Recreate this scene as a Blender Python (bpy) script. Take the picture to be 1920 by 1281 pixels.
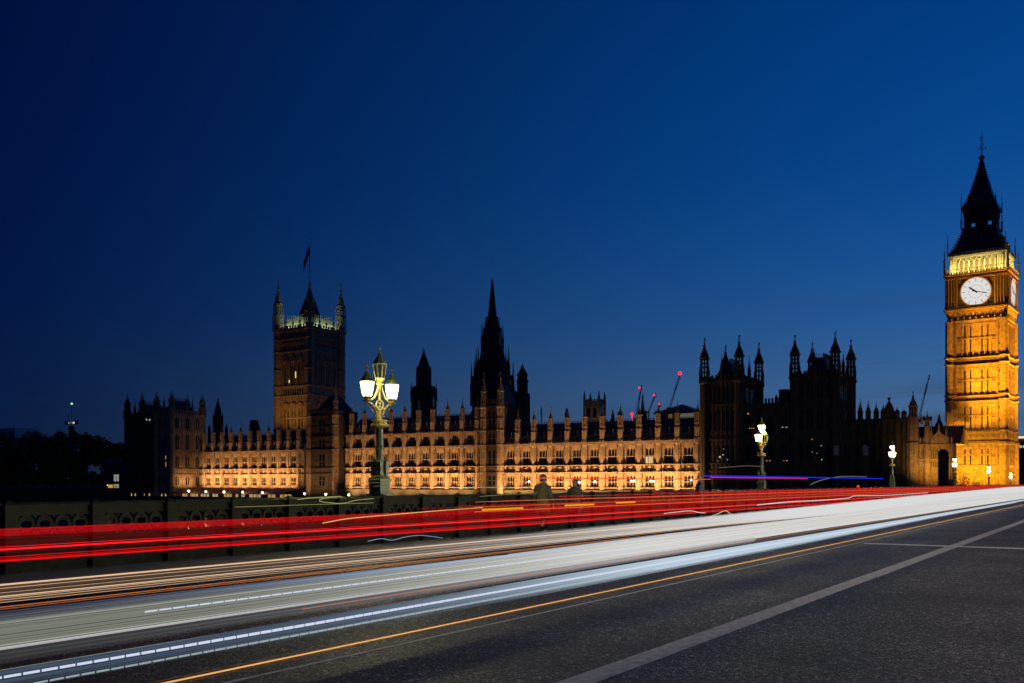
import bpy, bmesh, math, random
from mathutils import Vector, Matrix
R = math.radians
random.seed(7)
scn = bpy.context.scene
for o in list(bpy.data.objects): bpy.data.objects.remove(o)
col = scn.collection

# ------------------------------------------------------------------ camera
TH = R(33); CT, ST = math.cos(TH), math.sin(TH); EYE = 1.7; FPX = 1786.0
cam = bpy.data.cameras.new('camera'); cob = bpy.data.objects.new('camera', cam); col.objects.link(cob)
cob.location = (0, 0, EYE); cob.rotation_euler = (R(90), 0, TH - R(90))   # X runs along the bridge, Y towards the river side
cam.sensor_width = 36; cam.lens = 36*FPX/1920; cam.shift_y = (905-640.5)/1920
cam.clip_start = .05; cam.clip_end = 20000
scn.camera = cob

# ------------------------------------------------------------------ sky at blue hour
w = bpy.data.worlds.new("World"); scn.world = w; w.use_nodes = True
nt = w.node_tree; nt.nodes.clear()
def N(t, **k):
    n = nt.nodes.new(t)
    for a, b in k.items(): setattr(n, a, b)
    return n
tc = N('ShaderNodeTexCoord'); sx = N('ShaderNodeSeparateXYZ'); nt.links.new(tc.outputs['Generated'], sx.inputs[0])
def M(op, a, b=None, c=None):
    n = N('ShaderNodeMath', operation=op)
    for i, v in enumerate((a, b, c)):
        if v is None: continue
        if isinstance(v, (int, float)): n.inputs[i].default_value = v
        else: nt.links.new(v, n.inputs[i])
    return n.outputs[0]
def ramp(fac, stops, interp='B_SPLINE'):
    r = N('ShaderNodeValToRGB'); r.color_ramp.interpolation = interp
    e = r.color_ramp.elements
    while len(e) < len(stops): e.new(.5)
    for q, (p, c) in zip(e, stops): q.position = p; q.color = (*c, 1)
    nt.links.new(fac, r.inputs[0]); return r.outputs[0]
sky_t = N('ShaderNodeTexSky'); sky_t.sky_type = 'NISHITA'; sky_t.sun_disc = False
sky_t.sun_elevation = R(-4.5); sky_t.sun_rotation = R(90)+R(20)     # the sun has set behind the clock tower side
SUN_AZ = R(-14)                                                     # direction of the afterglow, measured from the bridge axis
az = M('ADD', M('MULTIPLY', sx.outputs[0], math.cos(SUN_AZ)), M('MULTIPLY', sx.outputs[1], math.sin(SUN_AZ)))   # -1..1, 1 towards the afterglow
el = M('MAXIMUM', sx.outputs[2], 0.0)
west = ramp(el, [(0, (.115, .165, .225)), (.06, (.074, .170, .325)), (.16, (.017, .118, .375)), (.30, (.0010, .075, .325)), (.50, (.0003, .054, .265)), (1, (.0003, .025, .11))])
east = ramp(el, [(0, (.0012, .0065, .026)), (.06, (.0007, .0075, .045)), (.18, (.0004, .0062, .052)), (.45, (.0003, .0028, .038)), (1, (.0003, .01, .05))])
azr = N('ShaderNodeMapRange'); azr.inputs[1].default_value = .12; azr.inputs[2].default_value = 1.0; nt.links.new(az, azr.inputs[0])
azf = M('POWER', azr.outputs[0], 1.9)
mx = N('ShaderNodeMix', data_type='RGBA'); nt.links.new(azf, mx.inputs[0]); nt.links.new(east, mx.inputs[6]); nt.links.new(west, mx.inputs[7])
# thin dark cloud bands low over the afterglow
mp = N('ShaderNodeMapping'); mp.inputs['Scale'].default_value = (3, 3, 42); nt.links.new(tc.outputs['Generated'], mp.inputs[0])
cl = N('ShaderNodeTexNoise'); cl.inputs['Scale'].default_value = 1.3; cl.inputs['Detail'].default_value = 5; nt.links.new(mp.outputs[0], cl.inputs[0])
clf = N('ShaderNodeMapRange'); clf.inputs[1].default_value = .50; clf.inputs[2].default_value = .68; nt.links.new(cl.outputs[0], clf.inputs[0])
low = N('ShaderNodeMapRange'); low.inputs[1].default_value = .20; low.inputs[2].default_value = .06; nt.links.new(el, low.inputs[0])
cm = M('MULTIPLY', M('MULTIPLY', M('MULTIPLY', clf.outputs[0], low.outputs[0]), .7), M('POWER', azr.outputs[0], 4.0))
mx2 = N('ShaderNodeMix', data_type='RGBA'); nt.links.new(cm, mx2.inputs[0]); nt.links.new(mx.outputs[2], mx2.inputs[6]); mx2.inputs[7].default_value = (.028, .05, .085, 1)
bg = N('ShaderNodeBackground'); bg.inputs[1].default_value = 1.0; nt.links.new(mx2.outputs[2], bg.inputs[0])
bg2 = N('ShaderNodeBackground'); bg2.inputs[1].default_value = .004; nt.links.new(sky_t.outputs[0], bg2.inputs[0])
ad = N('ShaderNodeAddShader'); nt.links.new(bg.outputs[0], ad.inputs[0]); nt.links.new(bg2.outputs[0], ad.inputs[1])
wo = N('ShaderNodeOutputWorld'); nt.links.new(ad.outputs[0], wo.inputs[0])

vs = scn.view_settings; vs.view_transform = 'Standard'; vs.look = 'None'; vs.exposure = 0; vs.gamma = 1
cy = scn.cycles; cy.max_bounces = 5; cy.diffuse_bounces = 2; cy.glossy_bounces = 3; cy.transparent_max_bounces = 8; cy.sample_clamp_indirect = 3; cy.sample_clamp_direct = 12; cy.use_denoising = True; cy.denoising_input_passes = 'RGB_ALBEDO_NORMAL'; cy.denoising_prefilter = 'NONE'

# ------------------------------------------------------------------ helpers
def ray(px, py):
    u, v = (px-960)/FPX, (905-py)/FPX
    return CT+u*ST, ST-u*CT, v
def onX(px, py, X):                        # where a sight line meets a plane across the bridge axis: (Y, Z)
    d = ray(px, py); t = X/d[0]; return d[1]*t, EYE+d[2]*t
def onY(px, py, Y):
    d = ray(px, py); t = Y/d[1]; return d[0]*t, EYE+d[2]*t
class MB:
    def __init__(s): s.v = []; s.f = []; s.sm = False; s.parts = []
    def add(s, vs, fs):
        vs = [tuple(p) for p in vs]; s.parts.append((vs,fs)); b = len(s.v); s.v += [tuple(p) for p in vs]; s.f += [tuple(i+b for i in f) for f in fs]; return s
    def box(s, x0, y0, z0, x1, y1, z1):
        return s.add([(x0,y0,z0),(x1,y0,z0),(x1,y1,z0),(x0,y1,z0),(x0,y0,z1),(x1,y0,z1),(x1,y1,z1),(x0,y1,z1)],
                     [(0,3,2,1),(4,5,6,7),(0,1,5,4),(1,2,6,5),(2,3,7,6),(3,0,4,7)])
    def frus(s, x0, y0, x1, y1, z0, z1, i, j=None):                 # box tapering by i (x) and j (y) on each side
        j = i if j is None else j
        return s.add([(x0,y0,z0),(x1,y0,z0),(x1,y1,z0),(x0,y1,z0),(x0+i,y0+j,z1),(x1-i,y0+j,z1),(x1-i,y1-j,z1),(x0+i,y1-j,z1)],
                     [(0,3,2,1),(4,5,6,7),(0,1,5,4),(1,2,6,5),(2,3,7,6),(3,0,4,7)])
    def lathe(s, cx, cy, prof, n=8, rot=None):
        rot = math.pi/n if rot is None else rot
        vs = []; fs = []
        for r, z in prof:
            for k in range(n):
                a = rot+2*math.pi*k/n; vs.append((cx+max(r,.0005)*math.cos(a), cy+max(r,.0005)*math.sin(a), z))
        m = len(prof)
        for i in range(m-1):
            for k in range(n): fs.append((i*n+k, i*n+(k+1)%n, (i+1)*n+(k+1)%n, (i+1)*n+k))
        fs.append(tuple(range(n-1, -1, -1))); fs.append(tuple((m-1)*n+k for k in range(n)))
        return s.add(vs, fs)
    def tube(s, pts, r, n=6, r1=None):
        pts = [Vector(p) for p in pts]; rs = []
        m = len(pts); vs = []; fs = []
        for i, p in enumerate(pts):
            d = (pts[min(i+1,m-1)]-pts[max(i-1,0)]).normalized()
            a = d.orthogonal().normalized() if abs(d.z) > .95 else d.cross(Vector((0,0,1))).normalized()
            b = d.cross(a).normalized()
            rr = r if r1 is None else r+(r1-r)*i/(m-1)
            for k in range(n):
                q = 2*math.pi*k/n; vs.append(p+a*rr*math.cos(q)+b*rr*math.sin(q))
        for i in range(m-1):
            for k in range(n): fs.append((i*n+k, i*n+(k+1)%n, (i+1)*n+(k+1)%n, (i+1)*n+k))
        fs.append(tuple(range(n-1,-1,-1))); fs.append(tuple((m-1)*n+k for k in range(n)))
        return s.add(vs, fs)
    def plate(s, pts, ax, t0, t1):            # flat polygon given thickness; ax 'x': pts are (y,z); 'y': pts are (x,z); 'z': (x,y)
        n = len(pts)
        def P(p, t): return (t,p[0],p[1]) if ax == 'x' else (p[0],t,p[1]) if ax == 'y' else (p[0],p[1],t)
        return s.add([P(p,t0) for p in pts]+[P(p,t1) for p in pts],
                     [tuple(range(n)), tuple(range(2*n-1,n-1,-1))]+[(i,i+n,(i+1)%n+n,(i+1)%n) for i in range(n)])
    def ring(s, c, r0, r1, ax, t0, t1, n=16, a0=0, a1=2*math.pi):
        full = abs(a1-a0) > 6.28; m = n if full else n+1; vs = []; fs = []
        for k in range(m):
            a = a0+(a1-a0)*k/n
            for r in (r0, r1):
                for t in (t0, t1):
                    p = (c[0]+r*math.cos(a), c[1]+r*math.sin(a))
                    vs.append((t,p[0],p[1]) if ax == 'x' else (p[0],t,p[1]))
        for k in range(n):
            i, j = 4*k, 4*((k+1)%m)
            fs += [(i,i+1,j+1,j),(i+2,j+2,j+3,i+3),(i,j,j+2,i+2),(i+1,i+3,j+3,j+1)]
        return s.add(vs, fs)
    def turn(s, cx, cy, ang):
        c, n = math.cos(ang), math.sin(ang)
        T_ = lambda q: [(cx+(x-cx)*c-(y-cy)*n, cy+(x-cx)*n+(y-cy)*c, z) for x, y, z in q]
        s.v = T_(s.v); s.parts = [(T_(a),b) for a,b in s.parts]; return s
    def each(s, name, mat, parent, loc=(0,0,0)):          # every shape added becomes an object of its own
        for vs, fs in s.parts:
            k = MB(); k.add(vs, fs); k.build(name, mat, parent, loc)
    def shift(s, dx, dy, dz): s.v = [(x+dx,y+dy,z+dz) for x,y,z in s.v]; return s
    def mesh(s, name):
        me = bpy.data.meshes.new(name); me.from_pydata(s.v, [], s.f)
        bm = bmesh.new(); bm.from_mesh(me); bmesh.ops.recalc_face_normals(bm, faces=bm.faces); bm.to_mesh(me); bm.free()
        if s.sm:
            for p in me.polygons: p.use_smooth = True
        return me
    def build(s, name, mat, parent=None, loc=(0,0,0), rz=0):
        o = bpy.data.objects.new(name, s.mesh(name)); col.objects.link(o)
        if mat is not None: o.data.materials.append(mat)
        o.parent = parent; o.location = loc; o.rotation_euler = (0,0,rz); return o
def empty(name, label, cat, loc=(0,0,0), rz=0, group=None):
    o = bpy.data.objects.new(name, None); col.objects.link(o); o.location = loc; o.rotation_euler = (0,0,rz); o.empty_display_size = .2
    o['label'] = label; o['category'] = cat
    if group: o['group'] = group
    return o
def tag(o, label, cat, group=None):
    o['label'] = label; o['category'] = cat
    if group: o['group'] = group
    return o
def kind(o, k='structure'): o['kind'] = k; return o
def dup(o, parent=None, loc=None, rz=None):
    c = o.copy(); col.objects.link(c); c.parent = parent
    if loc is not None: c.location = loc
    if rz is not None: c.rotation_euler = (0,0,rz)
    for ch in list(o.children): dup(ch, c)
    return c

# ------------------------------------------------------------------ materials
def mat(name, colr, rough=.8, metal=0, var=.0, scale=3.0, bump=0, spec=.3, col2=None):
    m = bpy.data.materials.new(name); m.use_nodes = True; t = m.node_tree; b = t.nodes['Principled BSDF']
    b.inputs['Base Color'].default_value = (*colr, 1); b.inputs['Roughness'].default_value = rough; b.inputs['Metallic'].default_value = metal
    b.inputs['Specular IOR Level'].default_value = spec
    if var or bump:
        tcn = t.nodes.new('ShaderNodeTexCoord'); nz = t.nodes.new('ShaderNodeTexNoise'); nz.inputs['Scale'].default_value = scale
        nz.inputs['Detail'].default_value = 6; nz.inputs['Roughness'].default_value = .65
        t.links.new(tcn.outputs['Object'], nz.inputs['Vector'])
        if var:
            cr = t.nodes.new('ShaderNodeValToRGB'); cr.color_ramp.elements[0].position = .3; cr.color_ramp.elements[1].position = .7
            lo = tuple(c*(1-var) for c in colr); hi = col2 or tuple(min(1,c*(1+var)) for c in colr)
            cr.color_ramp.elements[0].color = (*lo,1); cr.color_ramp.elements[1].color = (*hi,1)
            t.links.new(nz.outputs[0], cr.inputs[0]); t.links.new(cr.outputs[0], b.inputs['Base Color'])
        if bump:
            bp = t.nodes.new('ShaderNodeBump'); bp.inputs['Strength'].default_value = bump; bp.inputs['Distance'].default_value = .05
            t.links.new(nz.outputs[0], bp.inputs['Height']); t.links.new(bp.outputs[0], b.inputs['Normal'])
    return m
def emit(name, colr, st):
    m = bpy.data.materials.new(name); m.use_nodes = True; t = m.node_tree; t.nodes.clear()
    e = t.nodes.new('ShaderNodeEmission'); e.inputs[0].default_value = (*colr,1); e.inputs[1].default_value = st
    o = t.nodes.new('ShaderNodeOutputMaterial'); t.links.new(e.outputs[0], o.inputs[0]); return m
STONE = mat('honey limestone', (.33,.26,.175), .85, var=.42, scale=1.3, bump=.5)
DIMSTONE = mat('unlit dark limestone', (.075,.066,.055), .9, var=.3, scale=.6, bump=.3)  # darker copy of the stone: missing floodlight is put into its colour
SLATE = mat('cast iron roof plates', (.05,.052,.055), .55, var=.3, scale=1.5)
IRON = mat('dark iron', (.03,.03,.032), .5, metal=.3)
GLASS = mat('dark window glass', (.012,.014,.018), .12, spec=.5)
GILT = mat('gilded iron', (.55,.38,.10), .4, metal=.5)
GREEN = mat('dark green bridge paint', (.022,.026,.011), .6, var=.5, scale=6, spec=.15)
LAMPG = mat('lamp post green paint', (.17,.22,.07), .35, var=.2, scale=8, spec=.5)
LGOLD = mat('gold picked out on lamp', (.62,.50,.12), .4, metal=.2, spec=.5)
WARMWIN = emit('lit window yellow', (1,.72,.30), .9)
PALEWIN = emit('lit window pale', (.9,.92,.8), .6)
ORWIN = emit('lit window orange', (1,.45,.08), .6)
LEAF = mat('dusk foliage', (.045,.065,.022), .7, var=.5, scale=.25)
BARK = mat('bark', (.06,.045,.03), .9, var=.3, scale=3)

def asphalt():
    m = bpy.data.materials.new('asphalt'); m.use_nodes = True; t = m.node_tree; b = t.nodes['Principled BSDF']
    tcn = t.nodes.new('ShaderNodeTexCoord'); L = t.links.new
    n1 = t.nodes.new('ShaderNodeTexNoise'); n1.inputs['Scale'].default_value = 42; n1.inputs['Detail'].default_value = 3; n1.inputs['Roughness'].default_value = .7
    n2 = t.nodes.new('ShaderNodeTexNoise'); n2.inputs['Scale'].default_value = .5; n2.inputs['Detail'].default_value = 5
    vo = t.nodes.new('ShaderNodeTexVoronoi'); vo.inputs['Scale'].default_value = 38
    for n in (n1, n2, vo): L(tcn.outputs['Object'], n.inputs['Vector'])
    v1 = t.nodes.new('ShaderNodeTexVoronoi'); v1.inputs['Scale'].default_value = 62; v2 = t.nodes.new('ShaderNodeTexVoronoi'); v2.inputs['Scale'].default_value = 27
    hs = []
    for v in (v1, v2):                         # every chipping of the aggregate has a tone of its own
        L(tcn.outputs['Object'], v.inputs['Vector']); q = t.nodes.new('ShaderNodeSeparateColor'); L(v.outputs['Color'], q.inputs[0]); hs.append(q.outputs[0])
    av = t.nodes.new('ShaderNodeMath'); av.operation = 'MULTIPLY_ADD'; av.inputs[1].default_value = .72; L(hs[0], av.inputs[0])
    hb_ = t.nodes.new('ShaderNodeMath'); hb_.operation = 'MULTIPLY'; hb_.inputs[1].default_value = .28; L(hs[1], hb_.inputs[0]); L(hb_.outputs[0], av.inputs[2])
    cr = t.nodes.new('ShaderNodeValToRGB'); e = cr.color_ramp.elements
    e[0].position = .25; e[0].color = (.012,.012,.012,1); e[1].position = .66; e[1].color = (.084,.076,.066,1)
    for p_, c_ in ((.80,.19),(.93,.60)):
        q = e.new(p_); q.color = (c_,c_*.98,c_*.94,1)
    L(av.outputs[0], cr.inputs[0])
    c2 = t.nodes.new('ShaderNodeValToRGB'); c2.color_ramp.elements[0].position = .35; c2.color_ramp.elements[0].color = (.5,.5,.5,1)
    c2.color_ramp.elements[1].position = .7; c2.color_ramp.elements[1].color = (1.25,1.22,1.18,1); L(n2.outputs[0], c2.inputs[0])
    mu = t.nodes.new('ShaderNodeMix'); mu.data_type = 'RGBA'; mu.blend_type = 'MULTIPLY'; mu.inputs[0].default_value = 1
    L(cr.outputs[0], mu.inputs[6]); L(c2.outputs[0], mu.inputs[7]); L(mu.outputs[2], b.inputs['Base Color'])
    b.inputs['Roughness'].default_value = .55; b.inputs['Specular IOR Level'].default_value = .35
    bp = t.nodes.new('ShaderNodeBump'); bp.inputs['Strength'].default_value = 1; bp.inputs['Distance'].default_value = .02
    L(vo.outputs['Distance'], bp.inputs['Height'])
    b2 = t.nodes.new('ShaderNodeBump'); b2.inputs['Strength'].default_value = .7; b2.inputs['Distance'].default_value = .01
    L(n1.outputs[0], b2.inputs['Height']); L(bp.outputs[0], b2.inputs['Normal']); L(b2.outputs[0], b.inputs['Normal'])
    return m
ASPH = asphalt()
PAINT = mat('worn white road paint', (.62,.60,.55), .75, var=.40, scale=9, bump=.4, col2=(.80,.77,.71))
PAVE = mat('pavement slabs', (.16,.15,.13), .8, var=.25, scale=2)
KERB = mat('granite kerb', (.25,.24,.23), .75, var=.2, scale=8)
WATER = mat('river water', (.008,.012,.014), .12, bump=.4, scale=.4, spec=.5)
EARTH = mat('ground', (.05,.05,.04), .95, var=.3, scale=.05)
STEEL = mat('worn steel joint', (.72,.70,.66), .4, var=.25, scale=14)

# ------------------------------------------------------------------ ground, river, bridge deck
FR = 222.0                                    # plane of the river front of the palace
PY = 16.3                                     # parapet line
kind(MB().box(FR-1, -6000, -12, 9000, 9000, -.35).build('ground', EARTH))
kind(MB().box(-9000, -6000, -14, FR-1.2, 9000, -8.2).build('river', WATER))
kind(MB().box(206, 40, -12, FR-.8, 420, -3.75).build('terrace', PAVE))
kind(MB().box(-60, -9.6, -1.2, 330, 13.55, 0).build('road', ASPH))
pv = MB().box(-60, 13.75, -1.2, 262, 16.75, .13).box(-60, -12.6, -1.2, 262, -9.8, .13); kind(pv.build('pavement', PAVE))
kb = MB()
for k in range(160):
    x = -60+2*k
    kb.box(x, 13.556, -.5, x+1.985, 13.745, .14)
kind(kb.build('kerb', KERB))
LX = 3.95
ln = MB()
pts = []
for k in range(61):                            # a hand-laid worn line: its edges wander a little
    x = -10+4.2*k; pts.append((x, LX+.145+random.uniform(-.008,.008), LX-.145+random.uniform(-.008,.008)))
vs_ = []; fs_ = []
for i,(x,a,b) in enumerate(pts):
    vs_ += [(x,a,.004),(x,b,.004)]
    if i: fs_.append((2*i-2,2*i-1,2*i+1,2*i))
ln.add(vs_, fs_); kind(ln.build('road_marking', PAINT))
kind(MB().add([(4,6.40,.004),(200,6.40,.004),(200,6.46,.004),(4,6.46,.004)],[(0,1,2,3)]).build('lane_marking', PAINT))
jt = MB().box(27.50, -9, -.02, 27.64, 6.2, .014).box(27.74, -9, -.02, 27.80, 6.0, .010)
tag(jt.build('expansion_joint', STEEL), 'narrow steel joint crossing the asphalt and the white line', 'road joint')
sp = [(1683,1019),(1590,1052),(1650,1033),(1585,1120),(1628,1129),(1688,1112),(1710,1124),(1655,1154),(1553,1153),(1427,1185),(1815,1191),(1560,1020),(1758,1166),(1300,1170),(1262,1213),(1137,1230)]
random.seed(3)
SCR = mat('pale litter', (.55,.52,.46), .7, var=.2, scale=30)
for i,(px,py) in enumerate(sp):
    d = ray(px,py); t = EYE/-d[2]; x,y = d[0]*t, d[1]*t; a = random.uniform(0,3)
    s1, s2 = random.uniform(.02,.035), random.uniform(.008,.014)
    m = MB().add([(-s1,-s2,0),(0,-s2*1.4,.006),(s1,-s2*.5,.001),(s1*.7,s2,.004),(0,s2*1.3,.009),(-s1*.8,s2*.8,.002)],[(0,1,4,5),(1,2,3,4)])
    o = m.build('paper_scrap', SCR, None, (x,y,.006), a)
    tag(o, 'tiny pale scrap of litter lying on the dark asphalt', 'litter', 'litter scraps on the asphalt')

# ------------------------------------------------------------------ bridge parapet
par = empty('bridge_parapet', 'dark green pierced cast iron bridge parapet with square posts', 'parapet', (0, PY, .13))
SPC = 1.64; X0 = 12.36-4*SPC; NB = 98
pm = MB()
b0, b1 = .14, SPC-.14
pm.box(b0, -.05, 0, b1, .05, .10).box(b0, -.025, .10, b1, .03, .56).box(b0+.10, -.045, .18, b1-.10, -.027, .48)
pm.box(b0, -.05, .56, b1, .05, .61).box(b0, -.05, .99, b1, .05, 1.04).box(b0, -.035, 1.04, b1, .035, 1.15).box(b0, -.085, 1.15, b1, .085, 1.185)
pm.frus(b0, -.10, b1, .10, 1.185, 1.225, 0, .05)
for k in range(4):
    cx = b0+.17+k*.34
    pm.ring((cx, .845), .100, .150, 'y', -.030, .030, 18).ring((cx+.003, .755), .140, .182, 'y', -.022, .024, 20)
    pm.plate([(cx-.20,.985),(cx-.12,.985),(cx-.16,.93)], 'y', -.018, .018)
p0 = pm.build('panel', GREEN, par, (X0, 0, 0))
po = MB().box(-.14,-.16,0,.14,.16,.14)
for k in range(26): po.box(-.118-(k%2)*.010, -.128-(k%2)*.010, .14+k*.0385, .118+(k%2)*.010, .128+(k%2)*.010, .14+(k+1)*.0385-.001)
po.box(-.145,-.165,1.142,.145,.165,1.18); po.frus(-.14,-.16,.14,.16,1.18,1.27,.13,.15)
q0 = po.build('post', GREEN, par, (X0, 0, 0))
for k in range(1, NB):
    dup(p0, par, (X0+k*SPC,0,0)); dup(q0, par, (X0+k*SPC,0,0))
MB().box(X0+NB*SPC+.15, -.1, 0, 218, .1, 1.2).build('end_wall', GREEN, par)

# ------------------------------------------------------------------ lamp standards
def lantern_bm():
    g = MB()      # octagonal glass body, wider at the top
    g.lathe(0,0,[(.118,0),(.148,.12),(.178,.30),(.186,.37),(.16,.40)],8)
    fr = MB()
    for k in range(8):
        a = math.pi/8+k*math.pi/4; c,s = math.cos(a), math.sin(a)
        fr.tube([(.122*c,.122*s,0),(.152*c,.152*s,.12),(.182*c,.182*s,.30),(.19*c,.19*s,.37)], .008, 4)
    fr.lathe(0,0,[(.11,-.03),(.135,-.02),(.135,.0),(.10,.001)],8)
    rf = MB(); rf.sm = False
    rf.lathe(0,0,[(.17,.371),(.205,.375),(.205,.395),(.17,.44),(.115,.52),(.075,.58),(.05,.62),(.05,.64),(.02,.66)],8)
    fi = MB()
    fi.lathe(0,0,[(.02,.66),(.035,.68),(.02,.70),(.012,.74),(.012,.84)],6).box(-.05,-.01,.76,.05,.01,.79).box(-.012,-.05,.76,.012,.05,.79)
    fi.lathe(0,0,[(.001,.83),(.025,.85),(.001,.88)],6)
    return g, fr, rf, fi
LIT = emit('lamp globe lit', (1,.90,.45), 160)
LITN = emit('lamp globe brightened', (1,.88,.68), 1550)  # for the unseen lamps, far stronger than the visible row to light the road
UNLIT = bpy.data.materials.new('clear lantern glass'); UNLIT.use_nodes = True
_t = UNLIT.node_tree; _t.nodes.clear(); _g = _t.nodes.new('ShaderNodeBsdfGlossy'); _g.inputs['Roughness'].default_value = .08
_tr = _t.nodes.new('ShaderNodeBsdfTransparent'); _tr.inputs[0].default_value = (.75,.78,.55,1)
_m = _t.nodes.new('ShaderNodeMixShader'); _m.inputs[0].default_value = .12; _o = _t.nodes.new('ShaderNodeOutputMaterial')
_t.links.new(_tr.outputs[0], _m.inputs[1]); _t.links.new(_g.outputs[0], _m.inputs[2]); _t.links.new(_m.outputs[0], _o.inputs[0])
lan = [b.mesh('lantern') for b in lantern_bm()]
def lantern(root, loc, lit, sc=1.0):
    f = bpy.data.objects.new('lantern', lan[1]); col.objects.link(f); f.parent = root; f.location = loc; f.scale = (sc,sc,sc)
    if not f.data.materials: f.data.materials.append(LGOLD)
    for nm, me, mt in (('lantern_glass', lan[0].copy(), LIT if lit else UNLIT), ('lantern_roof', lan[2], LAMPG), ('finial', lan[3], LGOLD)):
        o = bpy.data.objects.new(nm, me); col.objects.link(o); o.parent = f
        if not me.materials: me.materials.append(mt)
ped = MB()
ped.box(-.26,-.26,-.45,.26,.26,.02).box(-.19,-.19,.02,.19,.19,.36).box(-.22,-.22,.36,.22,.22,.42).frus(-.19,-.19,.19,.19,.42,.50,.04)
pier_m = MB().box(-.05,-.05,.50,.05,.05,.84).box(-.065,-.065,.84,.065,.065,.87).frus(-.085,-.085,.085,.085,.871,.96,.075).lathe(0,0,[(.01,.96),(.026,.985),(.026,1.0),(.006,1.04)],6)
sh = MB().lathe(0,0,[(.13,.50),(.13,.58),(.10,.64),(.10,1.20),(.135,1.22),(.135,1.26),(.105,1.29),(.095,1.74),(.12,1.77)],8)
cl_ = MB().lathe(0,0,[(.12,1.77),(.22,1.80),(.24,1.83),(.24,1.87),(.19,1.89),(.19,1.94),(.22,1.95),(.22,1.98),(.10,2.0)],12)
def arm_bm():
    m = MB()
    for s in (-1,1):
        m.tube([(s*.07,0,1.98),(s*.10,0,2.12),(s*.19,0,2.28),(s*.34,0,2.40),(s*.50,0,2.44)], .035, 6, .028)
        m.tube([(s*.05,0,2.92),(s*.09,0,2.76),(s*.20,0,2.58),(s*.35,0,2.48),(s*.50,0,2.455)], .030, 6, .022)
        for k in range(9):
            a = k/8; x = .13+.33*a**.8; z = 2.10+.27*a**.55
            m.lathe(s*(x+.035), 0, [(.001,z-.045),(.022,z-.02),(.001,z+.002)], 5)
        m.lathe(s*.50,0,[(.04,2.42),(.11,2.45),(.12,2.475),(.05,2.49),(.045,2.52),(.10,2.555)],8)
        m.tube([(s*.50,.05,2.49),(s*.50,.10,2.55)],.012,4)
    m.ring((0,2.38), .115, .150, 'y', -.02, .02, 20)
    m.box(-.016,-.014,2.26,.016,.014,2.50)
    m.plate([(-.07,2.46),(-.045,2.46),(.07,2.30),(.045,2.30)], 'y', -.012, .012); m.plate([(.045,2.46),(.07,2.46),(-.045,2.30),(-.07,2.30)], 'y', -.009, .015)
    m.tube([(0,0,1.99),(0,0,2.26)],.045,6).tube([(0,0,2.5),(0,0,2.92)],.035,6)
    m.lathe(0,0,[(.04,2.90),(.11,2.93),(.11,2.96),(.05,2.98),(.05,3.02),(.10,3.075)],8)
    for k in range(6):
        a = k*math.pi/3; m.tube([(.05*math.cos(a),.05*math.sin(a),2.98),(.13*math.cos(a),.13*math.sin(a),3.07)],.009,4)
    return m
lamp_meshes = [(n, b.mesh(n), mt) for n,b,mt in (('pedestal',ped,LAMPG),('shaft',sh,LAMPG),('collar',cl_,LGOLD),('bracket',arm_bm(),LGOLD))]
pier_me = pier_m.mesh('corner_pier')
def lamp(px, flags, label, dz=0, Y=16.75):
    x, _ = onY(px, 800, Y)
    r = empty('lamp_standard', label, 'street lamp', (x, Y, 1.38+dz), 0, 'triple lantern lamp standards along the bridge parapet')
    for n, me, mt in lamp_meshes:
        o = bpy.data.objects.new(n, me); col.objects.link(o); o.parent = r
        if not me.materials: me.materials.append(mt)
    for sx_ in (-1,1):
        for sy_ in (-1,1):
            o = bpy.data.objects.new('corner_pier', pier_me); col.objects.link(o); o.parent = r; o.location = (sx_*.115, sy_*.115, 0)
            if not pier_me.materials: pier_me.materials.append(LAMPG)
    lantern(r, (-.50,0,2.58), flags[0]); lantern(r, (.50,0,2.58), flags[1]); lantern(r, (0,0,3.10), flags[2])
    return r
lamp(712, (1,1,0), 'nearest ornate green and gold lamp standard, its top lantern dark')
lamp(1428, (1,0,1), 'green lamp standard in front of the unlit twin towers, one lower lantern dark', -.06)
lamp(1673, (1,1,1), 'lit lamp standard in front of the dark range of pinnacles right of the twin towers', -.10)
lamp(1790, (1,1,1), 'lit lamp standard before the left edge of the clock tower base', -.45)
lamp(1854, (1,1,1), 'small lit lamp standard in front of the middle of the clock tower base', -.9)
lamp(1895, (1,1,1), 'farthest tiny lit lamp standard, by the right edge of the clock tower', -1.6)

# lamp standards added out of view on the near footway to light the road
for x,lb in ((20,'unseen lit lamp standard on the near footway, beside the viewer'),(48,'unseen lit lamp standard on the near footway, past the steel joint'),(76,'unseen lit lamp standard on the near footway, farthest along')):
    r = lamp(1428, (1,1,1), lb); r.location = (x, -10.6, .9)
    for f in r.children:
        for g in f.children:
            if g.name.startswith('lantern_glass'): g.data.materials.clear(); g.data.materials.append(LITN)

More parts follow.
